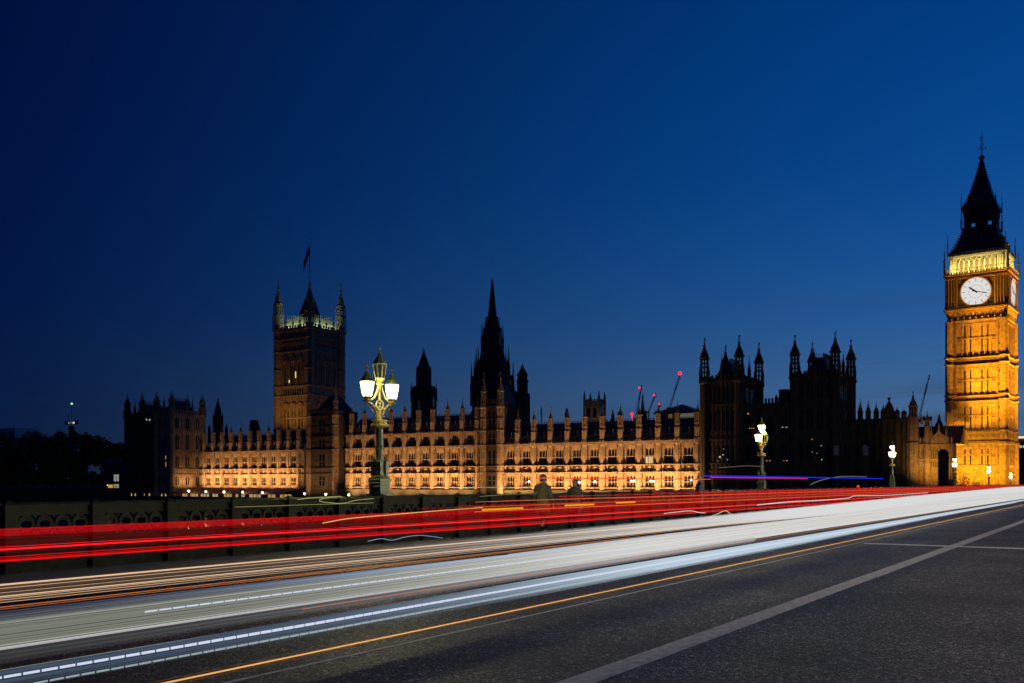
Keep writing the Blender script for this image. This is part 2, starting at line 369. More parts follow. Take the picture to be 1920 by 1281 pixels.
# ------------------------------------------------------------------ the palace
def arch_pts(y0, y1, z0, zs, za, n=6):        # pointed arch outline (y,z)
    c = (y0+y1)/2; p = [(y0,z0),(y1,z0),(y1,zs)]
    for k in range(1,n): a = k/n; p.append((y1-(y1-c)*(1-math.cos(a*math.pi/2)) if 0 else y1-(y1-c)*a**1.6, zs+(za-zs)*a**.75))
    p.append((c,za))
    for k in range(n-1,0,-1): a = k/n; p.append((y0+(c-y0)*a**1.6, zs+(za-zs)*a**.75))
    p.append((y0,zs)); return p
def tracery(w, z0, zt, z1, lights=3, lower_arch=True):       # stone mullions, transom and cusped heads of a window opening, local x = 0 at the wall face, y centred
    m = MB(); p = w/lights
    for k in range(lights+1):
        y = -w/2+k*p; hw = .05 if 0 < k < lights else .06
        m.box(.06,y-hw,z0,.30,y+hw,z1)
    m.box(.03,-w/2,zt-.10,.34,w/2,zt+.12)
    for (za, zb) in ((z1-.75, z1),):
        if za < z0 or (za < zt and not lower_arch): continue
        for k in range(lights):
            a, b = -w/2+k*p+.07, -w/2+(k+1)*p-.07; c = (a+b)/2
            m.plate([(a,za),(c,zb-.12),(c,zb),(a,zb)],'x',.08,.28); m.plate([(c,zb-.12),(b,za),(b,zb),(c,zb)],'x',.09,.27)
    m.box(-.14,-w/2-.10,z0-.14,.45,w/2+.10,z0)
    return m
def win_pair(w, z0, zt, z1, lower_arch=True): return tracery(w,z0,zt,z1,3,lower_arch).shift(.14,0,0).mesh('window'), MB().box(.50,-w/2-.02,z0-.02,.57,w/2+.02,z1+.02).mesh('pane')
LOW = win_pair(2.7, .75, 1.85, 3.75); UPP = win_pair(2.7, 6.55, 8.45, 10.75, False); TOP = win_pair(2.0, 12.9, 14.2, 15.7, False)
def put_window(par_, pair, x, y, fm=STONE, gm=GLASS, rz=0, nm='window'):
    f = bpy.data.objects.new(nm, pair[0]); g = bpy.data.objects.new('pane', pair[1])
    for o in (f,g): col.objects.link(o)
    if not pair[0].materials: pair[0].materials.append(fm)
    if gm is not GLASS: g.data = pair[1].copy(); g.data.materials.clear()
    if not g.data.materials: g.data.materials.append(gm)
    f.parent = par_; f.location = (x,y,0); f.rotation_euler = (0,0,rz); g.parent = f
    return f
def carved(seed):                              # relief of a shield with supporters under a crown
    r = random.Random(seed); m = MB(); w = 1.0
    m.plate([(-.35,5.9),(.35,5.9),(.38,5.3),(0,4.75),(-.38,5.3)],'x',-.22,.05)
    m.box(-.14,-.3,5.92,.05,.3,6.05)
    for s in (-1,1):
        m.lathe(-.06, s*.72, [(.05,4.75),(.17,4.95),(.2,5.25),(.12,5.5),(.15,5.65),(.05,5.85)],6)
        m.tube([(-.08,s*.7,5.4),(-.16,s*.5,5.55),(-.16,s*.4,5.65)],.07,5); m.tube([(-.08,s*.8,4.8),(-.15,s*.95,4.65),(-.1,s*1.02,4.9)],.06,5)
    for k in range(5): m.lathe(-.1, -.8+.4*k, [(.02,4.5),(.11,4.58),(.02,4.68)],5)
    m.box(-.10,-1.0,4.46,.05,1.0,4.52)
    return m
CARV = carved(1).mesh('heraldic_panel')
def pinnacle_prof(r, z0, z1):                  # ogee-capped octagonal pinnacle with a finial
    h = z1-z0
    return [(r,z0),(r*1.22,z0+.02*h),(r*1.22,z0+.05*h),(r*.95,z0+.10*h),(r*.78,z0+.26*h),(r*.42,z0+.42*h),(r*.24,z0+.58*h),(r*.34,z0+.61*h),(r*.34,z0+.64*h),(r*.15,z0+.68*h),(r*.09,z0+.86*h),(r*.17,z0+.88*h),(r*.17,z0+.91*h),(r*.04,z0+.94*h),(r*.03,z1)]
def open_stage(m, cx, cy, r, z0, z1, n=8):     # lantern stage of a turret: posts with openings you can see through
    for k in range(n):
        a = math.pi/n+2*math.pi*k/n
        m.lathe(cx+.84*r*math.cos(a), cy+.84*r*math.sin(a), [(r*.17,z0),(r*.17,z1)], 4)
    m.lathe(cx,cy,[(r*.2,z0),(r*.2,z1)],6)
    zm = (z0+z1)/2; m.lathe(cx,cy,[(r*.5,zm-.02*(z1-z0)),(r*.98,zm-.02*(z1-z0)),(r*.98,zm+.03*(z1-z0)),(r*.5,zm+.03*(z1-z0))],8)
    m.lathe(cx,cy,[(r*.6,z0-.05),(r*1.12,z0),(r*1.12,z0+.05*(z1-z0)),(r*.5,z0+.06*(z1-z0))],8); m.lathe(cx,cy,[(r*.5,z1-.04*(z1-z0)),(r*1.15,z1-.03*(z1-z0)),(r*1.15,z1),(r*.5,z1+.03)],8)
def bay_turret(top):                           # octagonal buttress turret of the river front: base, clustered shafts, lit lantern stage, spirelet
    m = MB(); zt = 12.6+top
    m.lathe(.15,0,[(.95,-3.6),(.95,.1),(.78,.35),(.78,4.2),(.9,4.3),(.9,4.5),(.72,4.55),(.72,6.2),(.86,6.25),(.86,6.5),(.68,6.55),(.68,11.2),(.84,11.5),(.84,zt-.2)],8)
    for k in range(8):
        a = math.pi/8+k*math.pi/4
        m.tube([(.15+.76*math.cos(a),.76*math.sin(a),.4),(.15+.70*math.cos(a),.70*math.sin(a),11.2)],.09,4)
    m.box(-.55,-.75,zt-.2,.85,.75,zt+.15); m.box(-.42,-.62,zt+.15,.72,.62,zt+2.6); m.box(-.52,-.72,zt+2.6,.82,.72,zt+2.9)
    m.box(-.47,-.14,zt+.3,-.42,.14,zt+2.4)
    m.box(-.36,-.55,zt+2.9,.66,.55,zt+3.7); m.box(-.46,-.66,zt+3.7,.76,.66,zt+3.95)
    for s in (-1,1): m.box(-.42,s*.50-.10,zt+3.95,-.22,s*.50+.10,zt+6.2)
    m.box(-.25,-.48,zt+3.95,.6,.48,zt+6.2); m.box(-.46,-.66,zt+6.2,.76,.66,zt+6.5); m.box(-.43,-.07,zt+3.95,-.25,.07,zt+6.2)
    m.lathe(.15,0,[(.62,zt+6.5),(.5,zt+6.7),(.34,zt+7.2),(.14,zt+8.0),(.2,zt+8.1),(.08,zt+8.3),(.05,zt+9.2),(.12,zt+9.3),(.03,zt+9.6)],8)
    return m
TUR0 = bay_turret(0).mesh('turret'); TUR1 = bay_turret(4.0).mesh('turret')
def put(par_, me, nm, mt, loc, rz=0):
    o = bpy.data.objects.new(nm, me); col.objects.link(o); o.parent = par_; o.location = loc; o.rotation_euler = (0,0,rz)
    if not me.materials: me.materials.append(mt)
    return o
pal = empty('palace', 'long floodlit gothic palace front with rows of tall windows and pinnacled turrets', 'building', (FR,181,-3.7))
palo = (0,-181,3.7)                            # parts below are given in world metres along the front
def P(m, nm, mt): 
    o = m.build(nm, mt, pal, (0,-181,3.7)); return o
def front(ys, wy, extra):                      # one stretch of front; ys = turret centres, wy = window centres
    wl, rl = MB(), MB()
    e = 4.0 if extra else 0
    lo, hi = min(ys+wy), max(ys+wy)
    edges = sorted(wy); W = 2.7/2
    spans = []; a = lo-2.4
    for c in edges: spans.append((a, c-W)); a = c+W
    spans.append((a, hi+2.4))
    for (p,q) in spans:                        # solid masonry between the windows, with blind panelling
        tc_ = [t for t in ys if p < t < q]
        cuts = [p]+([tc_[0]-1.12,tc_[0]+1.12] if tc_ else [])+[q]
        for i_ in range(0,len(cuts),2): wl.box(0,cuts[i_],-3.7,1.4,cuts[i_+1],12.0)
        if tc_: wl.box(.75,tc_[0]-1.12,-3.7,1.4,tc_[0]+1.12,12.0)
        n = max(2,int((q-p)/.75))
        for k in range(n+1):
            y = p+.06+(q-p-.12)*k/n
            if tc_ and abs(y-tc_[0]) < 1.25: continue
            wl.box(-.24,y-.07,.5,0,y+.07,4.1); wl.box(-.24,y-.07,6.4,0,y+.07,10.9); wl.box(-.10,y-.05,4.55,0,y+.05,6.05)
        wl.box(-.12,p,2.35,.0,q,2.55); wl.box(-.12,p,8.3,.0,q,8.52)
    for c in edges:
        wl.box(0,c-W,-3.7,1.4,c+W,.60); wl.box(.02,c-W,3.75,1.4,c+W,4.46); wl.box(.5,c-W,4.46,1.4,c+W,6.12); wl.box(.02,c-W,6.12,1.4,c+W,6.40); wl.box(.02,c-W,10.75,1.4,c+W,12.0)
        for k in range(4): wl.plate([(c-W+k*.54,11.0),(c-W+k*.54+.27,11.45),(c-W+k*.54+.53,11.0),(c-W+k*.54+.53,11.6),(c-W+k*.54,11.6)],'x',-.14,.02)
        for k in range(3): wl.plate([(c-W+k*.72,3.85),(c-W+k*.72+.36,4.15),(c-W+k*.72+.71,3.85),(c-W+k*.72+.71,4.25),(c-W+k*.72,4.25)],'x',-.10,.02)
        wl.box(-.20,c-W-.16,6.55,0,c-W-.02,10.9).box(-.20,c+W+.02,6.55,0,c+W+.16,10.9).box(-.20,c-W-.16,.6,0,c-W-.02,3.9).box(-.20,c+W+.02,.6,0,c+W+.16,3.9)
    a0, a1 = lo-2.4, hi+2.4
    wl.box(-.55,a0,.15,.1,a1,.42); wl.box(-.65,a0,4.27,.05,a1,4.45); wl.box(-.75,a0,6.12,.05,a1,6.36); wl.box(-.30,a0,11.65,.05,a1,11.85); wl.box(-.5,a0,12.0,1.4,a1,12.38)
    k = 0; y = a0
    while y < a1-.3:
        wl.box(-.45,y,11.86,.0,y+.22,11.999); y += .44
    if extra:
        wl.box(.1,a0,12.38,1.4,a1,12.85)
        a = a0
        for c in edges:
            wl.box(0.1,a,12.85,1.4,c-1.0,15.75); a = c+1.0
        wl.box(.1,a,12.85,1.4,a1,15.75); wl.box(.1,a0,15.75,1.4,a1,16.1); wl.box(-.3,a0,16.1,1.4,a1,16.42)
        y = a0
        while y < a1-.3: wl.box(-.2,y,15.85,.099,y+.25,16.099); y += .5
    zb = 12.38+e
    wl.box(.25,a0,zb,.75,a1,zb+.5)
    y = a0
    while y < a1-.9:                           # pierced parapet
        wl.box(.3,y,zb+.5,.7,y+.28,zb+1.5); y += .8
    wl.box(.22,a0,zb+1.5,.78,a1,zb+1.72)
    for c in edges:                            # crocketed gablets standing on the parapet
        wl.plate([(c-.55,zb+1.72),(c+.55,zb+1.72),(c,zb+2.9)],'x',.3,.65); wl.lathe(.48,c,[(.1,zb+2.8),(.18,zb+3.0),(.03,zb+3.4)],5)
        for s in (-1,1): wl.lathe(.48,c+s*1.1,[(.13,zb+1.72),(.15,zb+2.2),(.03,zb+2.7)],5)
    rz = 18.1+e*.9
    rl.add([(1.2,a0,zb+.1),(1.2,a1,zb+.1),(6.5,a1,rz),(6.5,a0,rz),(12,a0,zb+.1),(12,a1,zb+.1)],[(0,1,2,3),(3,2,5,4),(0,3,4),(1,5,2),(0,4,5,1)])
    y = a0
    while y < a1: rl.box(6.4,y,rz-.05,6.6,y+.12,rz+.55); y += .9
    rl.box(6.45,a0,rz+.25,6.55,a1,rz+.32)
    P(wl,'wall',STONE); P(rl,'roof',SLATE)
    for i,c in enumerate(sorted(wy)):
        put_window(pal, LOW, 0, c-181).location.z = 3.7; f = put_window(pal, UPP, 0, c-181); f.location.z = 3.7
        put(pal, CARV, 'heraldic_panel', STONE, (.18,c-181,3.7))
        if extra: f2 = put_window(pal, TOP, .1, c-181); f2.location.z = 3.7
    for y in ys: put(pal, TUR1 if extra else TUR0, 'turret', STONE, (0,y-181,3.7))
RT = [89.6+5.27*i for i in range(11)]; RW = [91.9+5.27*i for i in range(11)]
CTR = [155.93+5.32*i for i in range(10)]; CW = [158.59+5.32*i for i in range(9)]
LT = [226.9+4.63*i for i in range(11)]; LW = [229.2+4.63*i for i in range(10)]
front(RT, RW, False); front(CTR, CW, True); front(LT, LW, False)
put_window(pal, UPP, 0, 0)  # replaced just below: the one lit window of the upper row
_lit = [o for o in pal.children if o.name.startswith('window')][-1]; bpy.data.objects.remove(_lit.children[0]); bpy.data.objects.remove(_lit)
def palace_tower(y0, y1):
    m = MB(); zt = 23.5; c = (y0+y1)/2
    m.box(-.9,y0,-3.7,9,y1,zt)
    for z in (.15,4.27,6.12,12.0,16.1): m.box(-1.25,y0-.1,z,-.3,y1+.1,z+.28)
    m.box(-1.15,y0-.2,22.6,9.2,y1+.2,23.1); m.box(-1.0,y0,23.5,9.1,y1,24.4)
    nb = 4
    for k in range(nb+1):
        y = y0+.5+(y1-y0-1)*k/nb
        for (a,b) in ((.5,4.1),(4.55,6.0),(6.45,11.8),(12.4,15.9),(16.5,22.4)): m.box(-1.06,y-.09,a,-.9,y+.09,b)
    for z in (2.2,8.3,14,19.4): m.box(-1.03,y0,z,-.9,y1,z+.18)
    y = y0
    while y < y1-.4: m.box(-1.0,y,24.4,-.6,y+.5,25.2); y += 1.0
    o = P(m,'stair_tower',DIMSTONE)
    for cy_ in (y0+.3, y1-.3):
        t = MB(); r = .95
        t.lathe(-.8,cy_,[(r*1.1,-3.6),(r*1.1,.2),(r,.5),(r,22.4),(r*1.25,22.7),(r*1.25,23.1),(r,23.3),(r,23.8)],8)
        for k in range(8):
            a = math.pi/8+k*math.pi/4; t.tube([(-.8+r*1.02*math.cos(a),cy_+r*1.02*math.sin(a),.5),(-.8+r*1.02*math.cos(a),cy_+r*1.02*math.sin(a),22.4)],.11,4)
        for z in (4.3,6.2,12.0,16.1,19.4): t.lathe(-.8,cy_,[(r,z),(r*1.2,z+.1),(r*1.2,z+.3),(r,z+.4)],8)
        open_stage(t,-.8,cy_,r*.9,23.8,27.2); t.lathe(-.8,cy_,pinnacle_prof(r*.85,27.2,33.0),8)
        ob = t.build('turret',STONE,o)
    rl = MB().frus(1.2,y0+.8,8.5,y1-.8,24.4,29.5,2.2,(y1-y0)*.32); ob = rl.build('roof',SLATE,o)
    wn = MB()
    for (a,b) in ((.8,3.7),(6.7,10.8),(12.9,15.4),(17.2,21.6)):
        for s in (-.7,.7): wn.plate(arch_pts(c+s-.45,c+s+.45,a,b-.6,b),'x',-.935,-.85)
    wn.each('window',GLASS,o)
    return o
tA = palace_tower(147.2,153.4); tB = palace_tower(209.6,221.6)
def lit_pane(par_, x, y0, y1, z0, z1, m, t=.06):
    o = MB().box(x-t,y0,z0,x,y1,z1).build('lit_window', m, par_, tuple(-c for c in par_.location)); return o
for (px,py,wd,h_,mt) in ((1215,861,1.9,1.75,WARMWIN),):
    y,z = onX(px,py,FR); lit_pane(pal, FR+.48, y-1.2, y-.45, 6.6, 8.3, mt); lit_pane(pal, FR+.48, y-.36, y+.36, 6.6, 8.3, mt); lit_pane(pal, FR+.48, y+.45, y+1.2, 6.6, 8.3, mt)

# end pavilions: paired towers with octagonal corner turrets ending in crocketed pinnacles
WN = MB()
def pav_tower(root, x0, y0, x1, y1, zb, zt, mt, seg=4, turr=1.15, lit=None, nm='tower', ztips=None, base=-3.7):
    m = MB(); m.box(x0,y0,base,x1,y1,zb)
    for z in (4.3,6.2,12.0,zb-6.2,zb-.5): m.box(x0-.25,y0-.25,z,x1+.25,y1+.25,z+.35)
    n = seg*2
    for k in range(1,n):
        y = y0+(y1-y0)*k/n; x = x0+(x1-x0)*k/n
        m.box(x0-.16,y-.12,base+1,x0,y+.12,zb-.6); m.box(x-.12,y0-.16,base+1,x+.12,y0,zb-.6)
    k = y0
    while k < y1-.4:
        m.box(x0-.1,k,zb,x0+.4,k+.55,zb+1.3); k += 1.1
    k = x0
    while k < x1-.4:
        m.box(k,y0-.1,zb,k+.55,y0+.4,zb+1.3); m.box(k,y1-.4,zb,k+.55,y1+.1,zb+1.3); k += 1.1
    o = m.build(nm, mt, root, tuple(-c for c in root.location))
    w_ = MB()
    for (a,b) in ((.8,3.9),(6.8,11),(zb-12.5,zb-7.2),(zb-5.2,zb-1.3)):
        if a < 0 or b-a < 2: continue
        for q in range(seg):
            c = y0+(y1-y0)*(q+.5)/seg; w_.plate(arch_pts(c-.7,c+.7,a,b-.9,b),'x',x0-.06,x0+.02)
            c = x0+(x1-x0)*(q+.5)/seg; w_.plate(arch_pts(c-.7,c+.7,a,b-.9,b),'y',y0-.06,y0+.02)
    w_.each('window', GLASS, o)
    rf = MB().frus(x0+1.6,y0+1.6,x1-1.6,y1-1.6,zb,zb+4.6,2.0,2.0)
    q = y0+3.6
    while q < y1-3.6: rf.box(x0+3.62,q,zb+4.6,x0+3.74,q+.12,zb+5.7); q += .5
    q = x0+3.6
    while q < x1-3.6: rf.box(q,y0+3.62,zb+4.6,q+.12,y0+3.74,zb+5.7); q += .5
    rf.build('roof', SLATE, o)
    for i,(cx_,cy_) in enumerate(((x0,y0),(x0,y1),(x1,y0),(x1,y1))):
        t = MB(); r = turr; h = zt-zb
        t.lathe(cx_,cy_,[(r*1.12,base),(r*1.12,.2),(r,.6),(r,zb-.8),(r*1.25,zb-.5),(r*1.25,zb),(r*.98,zb+.3),(r*.98,zb+.8)],8)
        open_stage(t,cx_,cy_,r*.96,zb+.8,zb+.8+h*.24); open_stage(t,cx_,cy_,r*.92,zb+.85+h*.24,zb+.8+h*.42)
        t.lathe(cx_,cy_,pinnacle_prof(r*.95,zb+.85+h*.42,zt),8)
        for k in range(4):
            a = k*math.pi/2+math.pi/4
            t.lathe(cx_+r*1.15*math.cos(a),cy_+r*1.15*math.sin(a),[(.13,zb-.4),(.13,zb+h*.22),(.02,zb+h*.32)],4)
        for k in range(6):                     # crockets up the ogee
            z = zb+.85+h*.42+(zt-zb-.85-h*.42)*(.12+.075*k); rr = r*(1.05-.14*k)
            t.box(cx_-rr,cy_-.07,z,cx_+rr,cy_+.07,z+.14); t.box(cx_-.07,cy_-rr,z,cx_+.07,cy_+rr,z+.14)
        t.box(cx_-.03,cy_-.25,zt-.55,cx_+.03,cy_+.1,zt-.15)
        t.build('turret', mt, o)
    for (cx_,cy_) in ((x0,(y0+y1)/2),((x0+x1)/2,y0),(x1-1,(y0+y1)/2)):   # small mid-face pinnacles
        MB().lathe(cx_,cy_,[(.42,zb-1),(.42,zb+2.4)]+[(r_*1.0,z_) for r_,z_ in pinnacle_prof(.42,zb+2.45,zb+6.6)],8).build('pinnacle', mt, o)
    return o
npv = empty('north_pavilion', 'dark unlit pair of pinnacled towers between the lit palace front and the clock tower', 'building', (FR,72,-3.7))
pav_tower(npv, FR, 56.4, 236.5, 65.6, 26.3, 36.2, DIMSTONE)
pav_tower(npv, FR, 79.0, 236.5, 87.8, 26.6, 37.3, DIMSTONE)
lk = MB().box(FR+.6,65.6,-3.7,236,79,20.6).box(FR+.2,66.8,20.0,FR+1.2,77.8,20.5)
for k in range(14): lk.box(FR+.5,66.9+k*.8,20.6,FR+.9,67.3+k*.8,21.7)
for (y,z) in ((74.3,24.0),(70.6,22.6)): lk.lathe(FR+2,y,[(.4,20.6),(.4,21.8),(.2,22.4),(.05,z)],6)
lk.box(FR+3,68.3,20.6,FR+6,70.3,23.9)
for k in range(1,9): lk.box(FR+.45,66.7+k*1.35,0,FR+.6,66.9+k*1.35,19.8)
lk.build('link_block', DIMSTONE, npv, (-FR,-72,3.7))
w_ = MB()
for q in range(4):
    c = 67.6+2.9*q+.8
    for (a,b) in ((.8,3.9),(6.8,11),(13.2,17.6)): w_.plate(arch_pts(c-.7,c+.7,a,b-.8,b),'x',FR+.54,FR+.62)
w_.each('window', GLASS, npv, (-FR,-72,3.7))
DIMW = emit('dim interior lamp', (.85,.9,.75), .5)
for (px,py,s_) in ((1350,857,.22),(1353,860,.14),(1356,853,.14),(1346,864,.10),(1364,862,.10),(1345,843,.08),(1357,842,.08)):
    y,z = onX(px,py,FR); MB().box(FR-.10,y-s_,z-s_,FR-.07,y+s_,z+s_).build('lit_window', DIMW, npv, (-FR,-72,3.7))
for (px,py,s_,m_) in ((1540,836,.10,DIMW),(1541,862,.12,emit('green lamp',(.1,.8,.35),.8)),(1523,824,.1,ORWIN),(1523,848,.07,DIMW),(1532,850,.07,DIMW),(1403,776,.16,ORWIN)):
    y,z = onX(px,py,FR); MB().box(FR-.10,y-s_,z-s_,FR-.07,y+s_,z+s_).build('lit_window', m_, npv, (-FR,-72,3.7))
for (px,py) in ((1404,803),(1408,803),(1412,803),(1466,801),(1470,801),(1474,801),(1436,864),(1442,864),(1469,864),(1474,864)):
    y,z = onX(px,py,FR); d_ = .5 if 65.6 < y < 79 else -.10; MB().box(FR+d_,y-.14,z-.10,FR+d_+.03,y+.14,z+.10).build('lit_window', ORWIN if px < 1413 or py > 850 else DIMW, npv, (-FR,-72,3.7))

spv = empty('south_pavilion', 'dark pinnacled end pavilion left of the lit palace wing, its right flank floodlit', 'building', (211.6,289,-3.7))
SX = 211.6
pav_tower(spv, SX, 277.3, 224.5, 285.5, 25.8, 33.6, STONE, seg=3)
pav_tower(spv, SX, 293.5, 224.5, 302.0, 25.2, 33.6, DIMSTONE, seg=2)
MB().box(SX+.6,285.5,-3.7,223.5,293.5,24.6).build('link_block', DIMSTONE, spv, (-SX,-289,3.7))
MB().frus(SX+2,285.5,222,293.5,24.6,28.4,2.5,0).build('roof', SLATE, spv, (-SX,-289,3.7))
for (px,py,s_,m_) in ((268.5,787,.35,PALEWIN),(275,787,.3,PALEWIN),(281,787.5,.3,PALEWIN),(269.5,816,.35,WARMWIN)):
    y,z = onX(px,py,SX); MB().box(SX-.1,y-s_*.7,z-s_,SX-.07,y+s_*.7,z+s_).build('lit_window', m_, spv, (-SX,-289,3.7))
for (px,py) in ((247,928),(254,928),(270.5,928),(280.5,928),(291,928),(303.5,928.5),(311,929)):
    y,z = onX(px,py,SX); MB().box(SX-.12,y-.28,z-.6,SX-.08,y+.28,z+.5).build('lit_window', emit('cellar window',(1,.62,.22),.55), spv, (-SX,-289,3.7))
for (px,py,h_) in ((292,870,.9),(311.5,871,.8),(311,858,.6)):
    y,z = onX(px,py,SX); MB().box(SX-.12,y-.14,z-h_,SX-.08,y+.14,z+h_).build('lit_window', ORWIN, spv, (-SX,-289,3.7))
# ------------------------------------------------------------------ clock tower
TX, TY = 268.6, 31.8; TR = R(-4); HW = 6.45
ctw = empty('clock_tower', 'tall amber floodlit gothic clock tower with white lit dial and dark iron spire', 'tower', (TX,TY,-.3), TR)
def T(m, nm, mt, par_=None): return m.build(nm, mt, par_ or ctw)
def on_faces(fn, faces=(0,1,2,3)):            # builds on the east face (x = -hw, facing the river) and turns it round to the others
    m = MB()
    for f in faces:
        k = MB(); fn(k); k.turn(0,0,f*math.pi/2); m.add(k.v,k.f); m.parts.pop(); m.parts += k.parts
    return m
body = MB(); body.box(-HW,-HW,-1,HW,HW,45.2)
ZB = [(-.5,5.3),(5.9,10.9),(14.9,22.0),(23.7,31.2),(33.4,42.4)]     # panelled stages
ZB = [(0,2.6),(4.2,5.7),(6.4,11.6),(15.2,22.2),(24.0,31.3),(33.6,42.4)]
def shaft(m):
    for (z0,z1) in ZB:
        for k in range(8):                     # vertical ribs between the slit windows
            y = -4.55+1.3*k; m.box(-HW-.26,y-.13,z0,-HW,y+.13,z1)
        for k in range(7):
            y = -3.9+1.3*k; m.box(-HW-.14,y-.42,z1-.8,-HW,y+.42,z1); m.box(-HW-.12,y-.07,z0,-HW,y+.07,z1-.8) if k in (0,3,6) else None
            m.plate([(y-.48,z1-1.2),(y,z1-.75),(y+.48,z1-1.2),(y+.48,z1-.7),(y-.48,z1-.7)],'x',-HW-.20,-HW-.01)
            if z1-z0 > 4: m.box(-HW-.16,y-.45,(z0+z1)/2-.12,-HW,y+.45,(z0+z1)/2+.12)
        for s in (-1,1):
            for q in (4.9,5.55,6.2):
                m.box(-HW-.34,s*q-.09,z0,-HW,s*q+.09,z1)
    for (a,b) in ((2.6,3.0),(3.8,4.2),(5.7,6.4),(11.6,12.3),(14.5,15.2),(22.2,22.6),(23.5,24.0),(31.3,31.8),(33.0,33.6),(42.4,43.0)):
        m.box(-HW-.46,-HW-.46,a,-HW,HW+.46,(a+b)/2); m.box(-HW-.32,-HW-.32,(a+b)/2,-HW,HW+.32,b)
    for (a,b) in ((3.0,3.8),(12.3,14.5),(22.6,23.5),(31.8,33.0)):      # carved bands of quatrefoils
        n = 9; 
        for k in range(n):
            y = -5.2+1.3*k; zc = (a+b)/2; r = min(.42,(b-a)*.4); m.ring((y,zc),r*.55,r,'x',-HW-.16,-HW+.01,8)
            m.box(-HW-.12,y+.60,a,-HW,y+.70,b)
on_faces(shaft).build('shaft_panelling', STONE, ctw)
T(body,'shaft',STONE)
for s in (-1,1):
    for t_ in (-1,1):                          # clasping corner buttresses, heavier on the lowest stages
        m = MB(); c = HW-.2
        m.lathe(s*c,t_*c,[(1.25,-1),(1.25,11.2),(1.45,11.5),(1.45,12.1),(1.05,12.6),(1.0,42.6)],8)
        for z in (3.0,5.7,14.6,22.3,23.6,31.4,33.1): m.lathe(s*c,t_*c,[(1.0,z),(1.32,z+.15),(1.32,z+.4),(1.0,z+.6)],8)
        m.lathe(s*(c+.5),t_*(c+.5),[(.5,12.2),(.55,13.6),(.3,14.6),(.05,16.4)],6)
        T(m,'corner_buttress',STONE)
slit = MB().box(-HW-.10,-.15,0,-HW+.02,.15,1).mesh('slit_window')
slit.materials.append(GLASS)
for f in (0,1):
    for (z0,z1) in ZB[0:1]+ZB[2:]:
        for y in (-2.6,-1.3,1.3,2.6):
            for (a,b) in (((z0+.2),(z0+z1)/2-.25),((z0+z1)/2+.25,z1-1.35)) if z1-z0 > 4 else ((z0+.2,z1-1.2),):
                o = bpy.data.objects.new('slit_window', slit); col.objects.link(o); o.parent = ctw
                o.location = (-y*math.sin(f*math.pi/2), y*math.cos(f*math.pi/2), a) ; o.rotation_euler = (0,0,f*math.pi/2); o.scale = (1,1,b-a)
pr = MB()
for f in (0,1):
    k = MB()
    for (z0,z1) in ZB[3:]+ZB[2:3]:
        for y in (-3.9,0,3.9):
            for s in (-.16,.16): k.box(-HW-.13,y+s-.09,(z0+z1)/2-.55,-HW+.01,y+s+.09,(z0+z1)/2-.20)
        for s in (-1,1):
            for q in (.28,.72): 
                for y in (5.2,5.85): k.box(-HW-.13,s*y-.1,z0+(z1-z0)*q,-HW+.01,s*y+.1,z0+(z1-z0)*q+.45)
    k.turn(0,0,f*math.pi/2); k.each('small_window',GLASS,ctw)
# corbelled arcade under the dial and the dial stage
DW = 7.0
def arcade(m):
    m.box(-DW-.1,-DW-.1,44.6,-HW,DW+.1,45.2)
    for k in range(9):
        y = -5.6+1.4*k; m.box(-HW-.35,y-.16,42.9,-HW,y+.16,44.2); m.lathe(-HW-.3,y,[(.08,42.7),(.25,43.3),(.1,43.6)],6)
        m.plate([(y-.7,43.7),(y-.35,44.3),(y,44.5),(y+.35,44.3),(y+.7,43.7),(y+.7,44.6),(y-.7,44.6)],'x',-HW-.5,-HW-.05)
T(on_faces(arcade),'corbel_arcade',STONE)
ds = MB(); ds.box(-DW,-DW,45.2,DW,DW,54.4); T(ds,'dial_stage',DIMSTONE)
def dialstage(m):
    for z,e in ((45.2,.45),(45.9,.25),(53.0,.25),(53.9,.5)): m.box(-DW-e,-DW-e,z,-DW,DW+e,z+.4)
    for s in (-1,1):
        m.box(-DW-.35,s*4.35-.18,46.1,-DW,s*4.35+.18,53.0)
        for q in (4.95,5.6,6.3): m.box(-DW-.30,s*q-.10,46.2,-DW,s*q+.10,53.0)
        for zc in (46.9,52.3):
            m.ring((s*3.5,zc),.2,.42,'x',-DW-.1,-DW+.01,8)
    y = -DW
    while y < DW-.3: m.box(-DW-.42,y,54.3,-DW-.1,y+.35,54.9); y += .62
T(on_faces(dialstage),'dial_frame',GILT)
DIAL = emit('opal dial glass', (.98,.97,.93), .74)
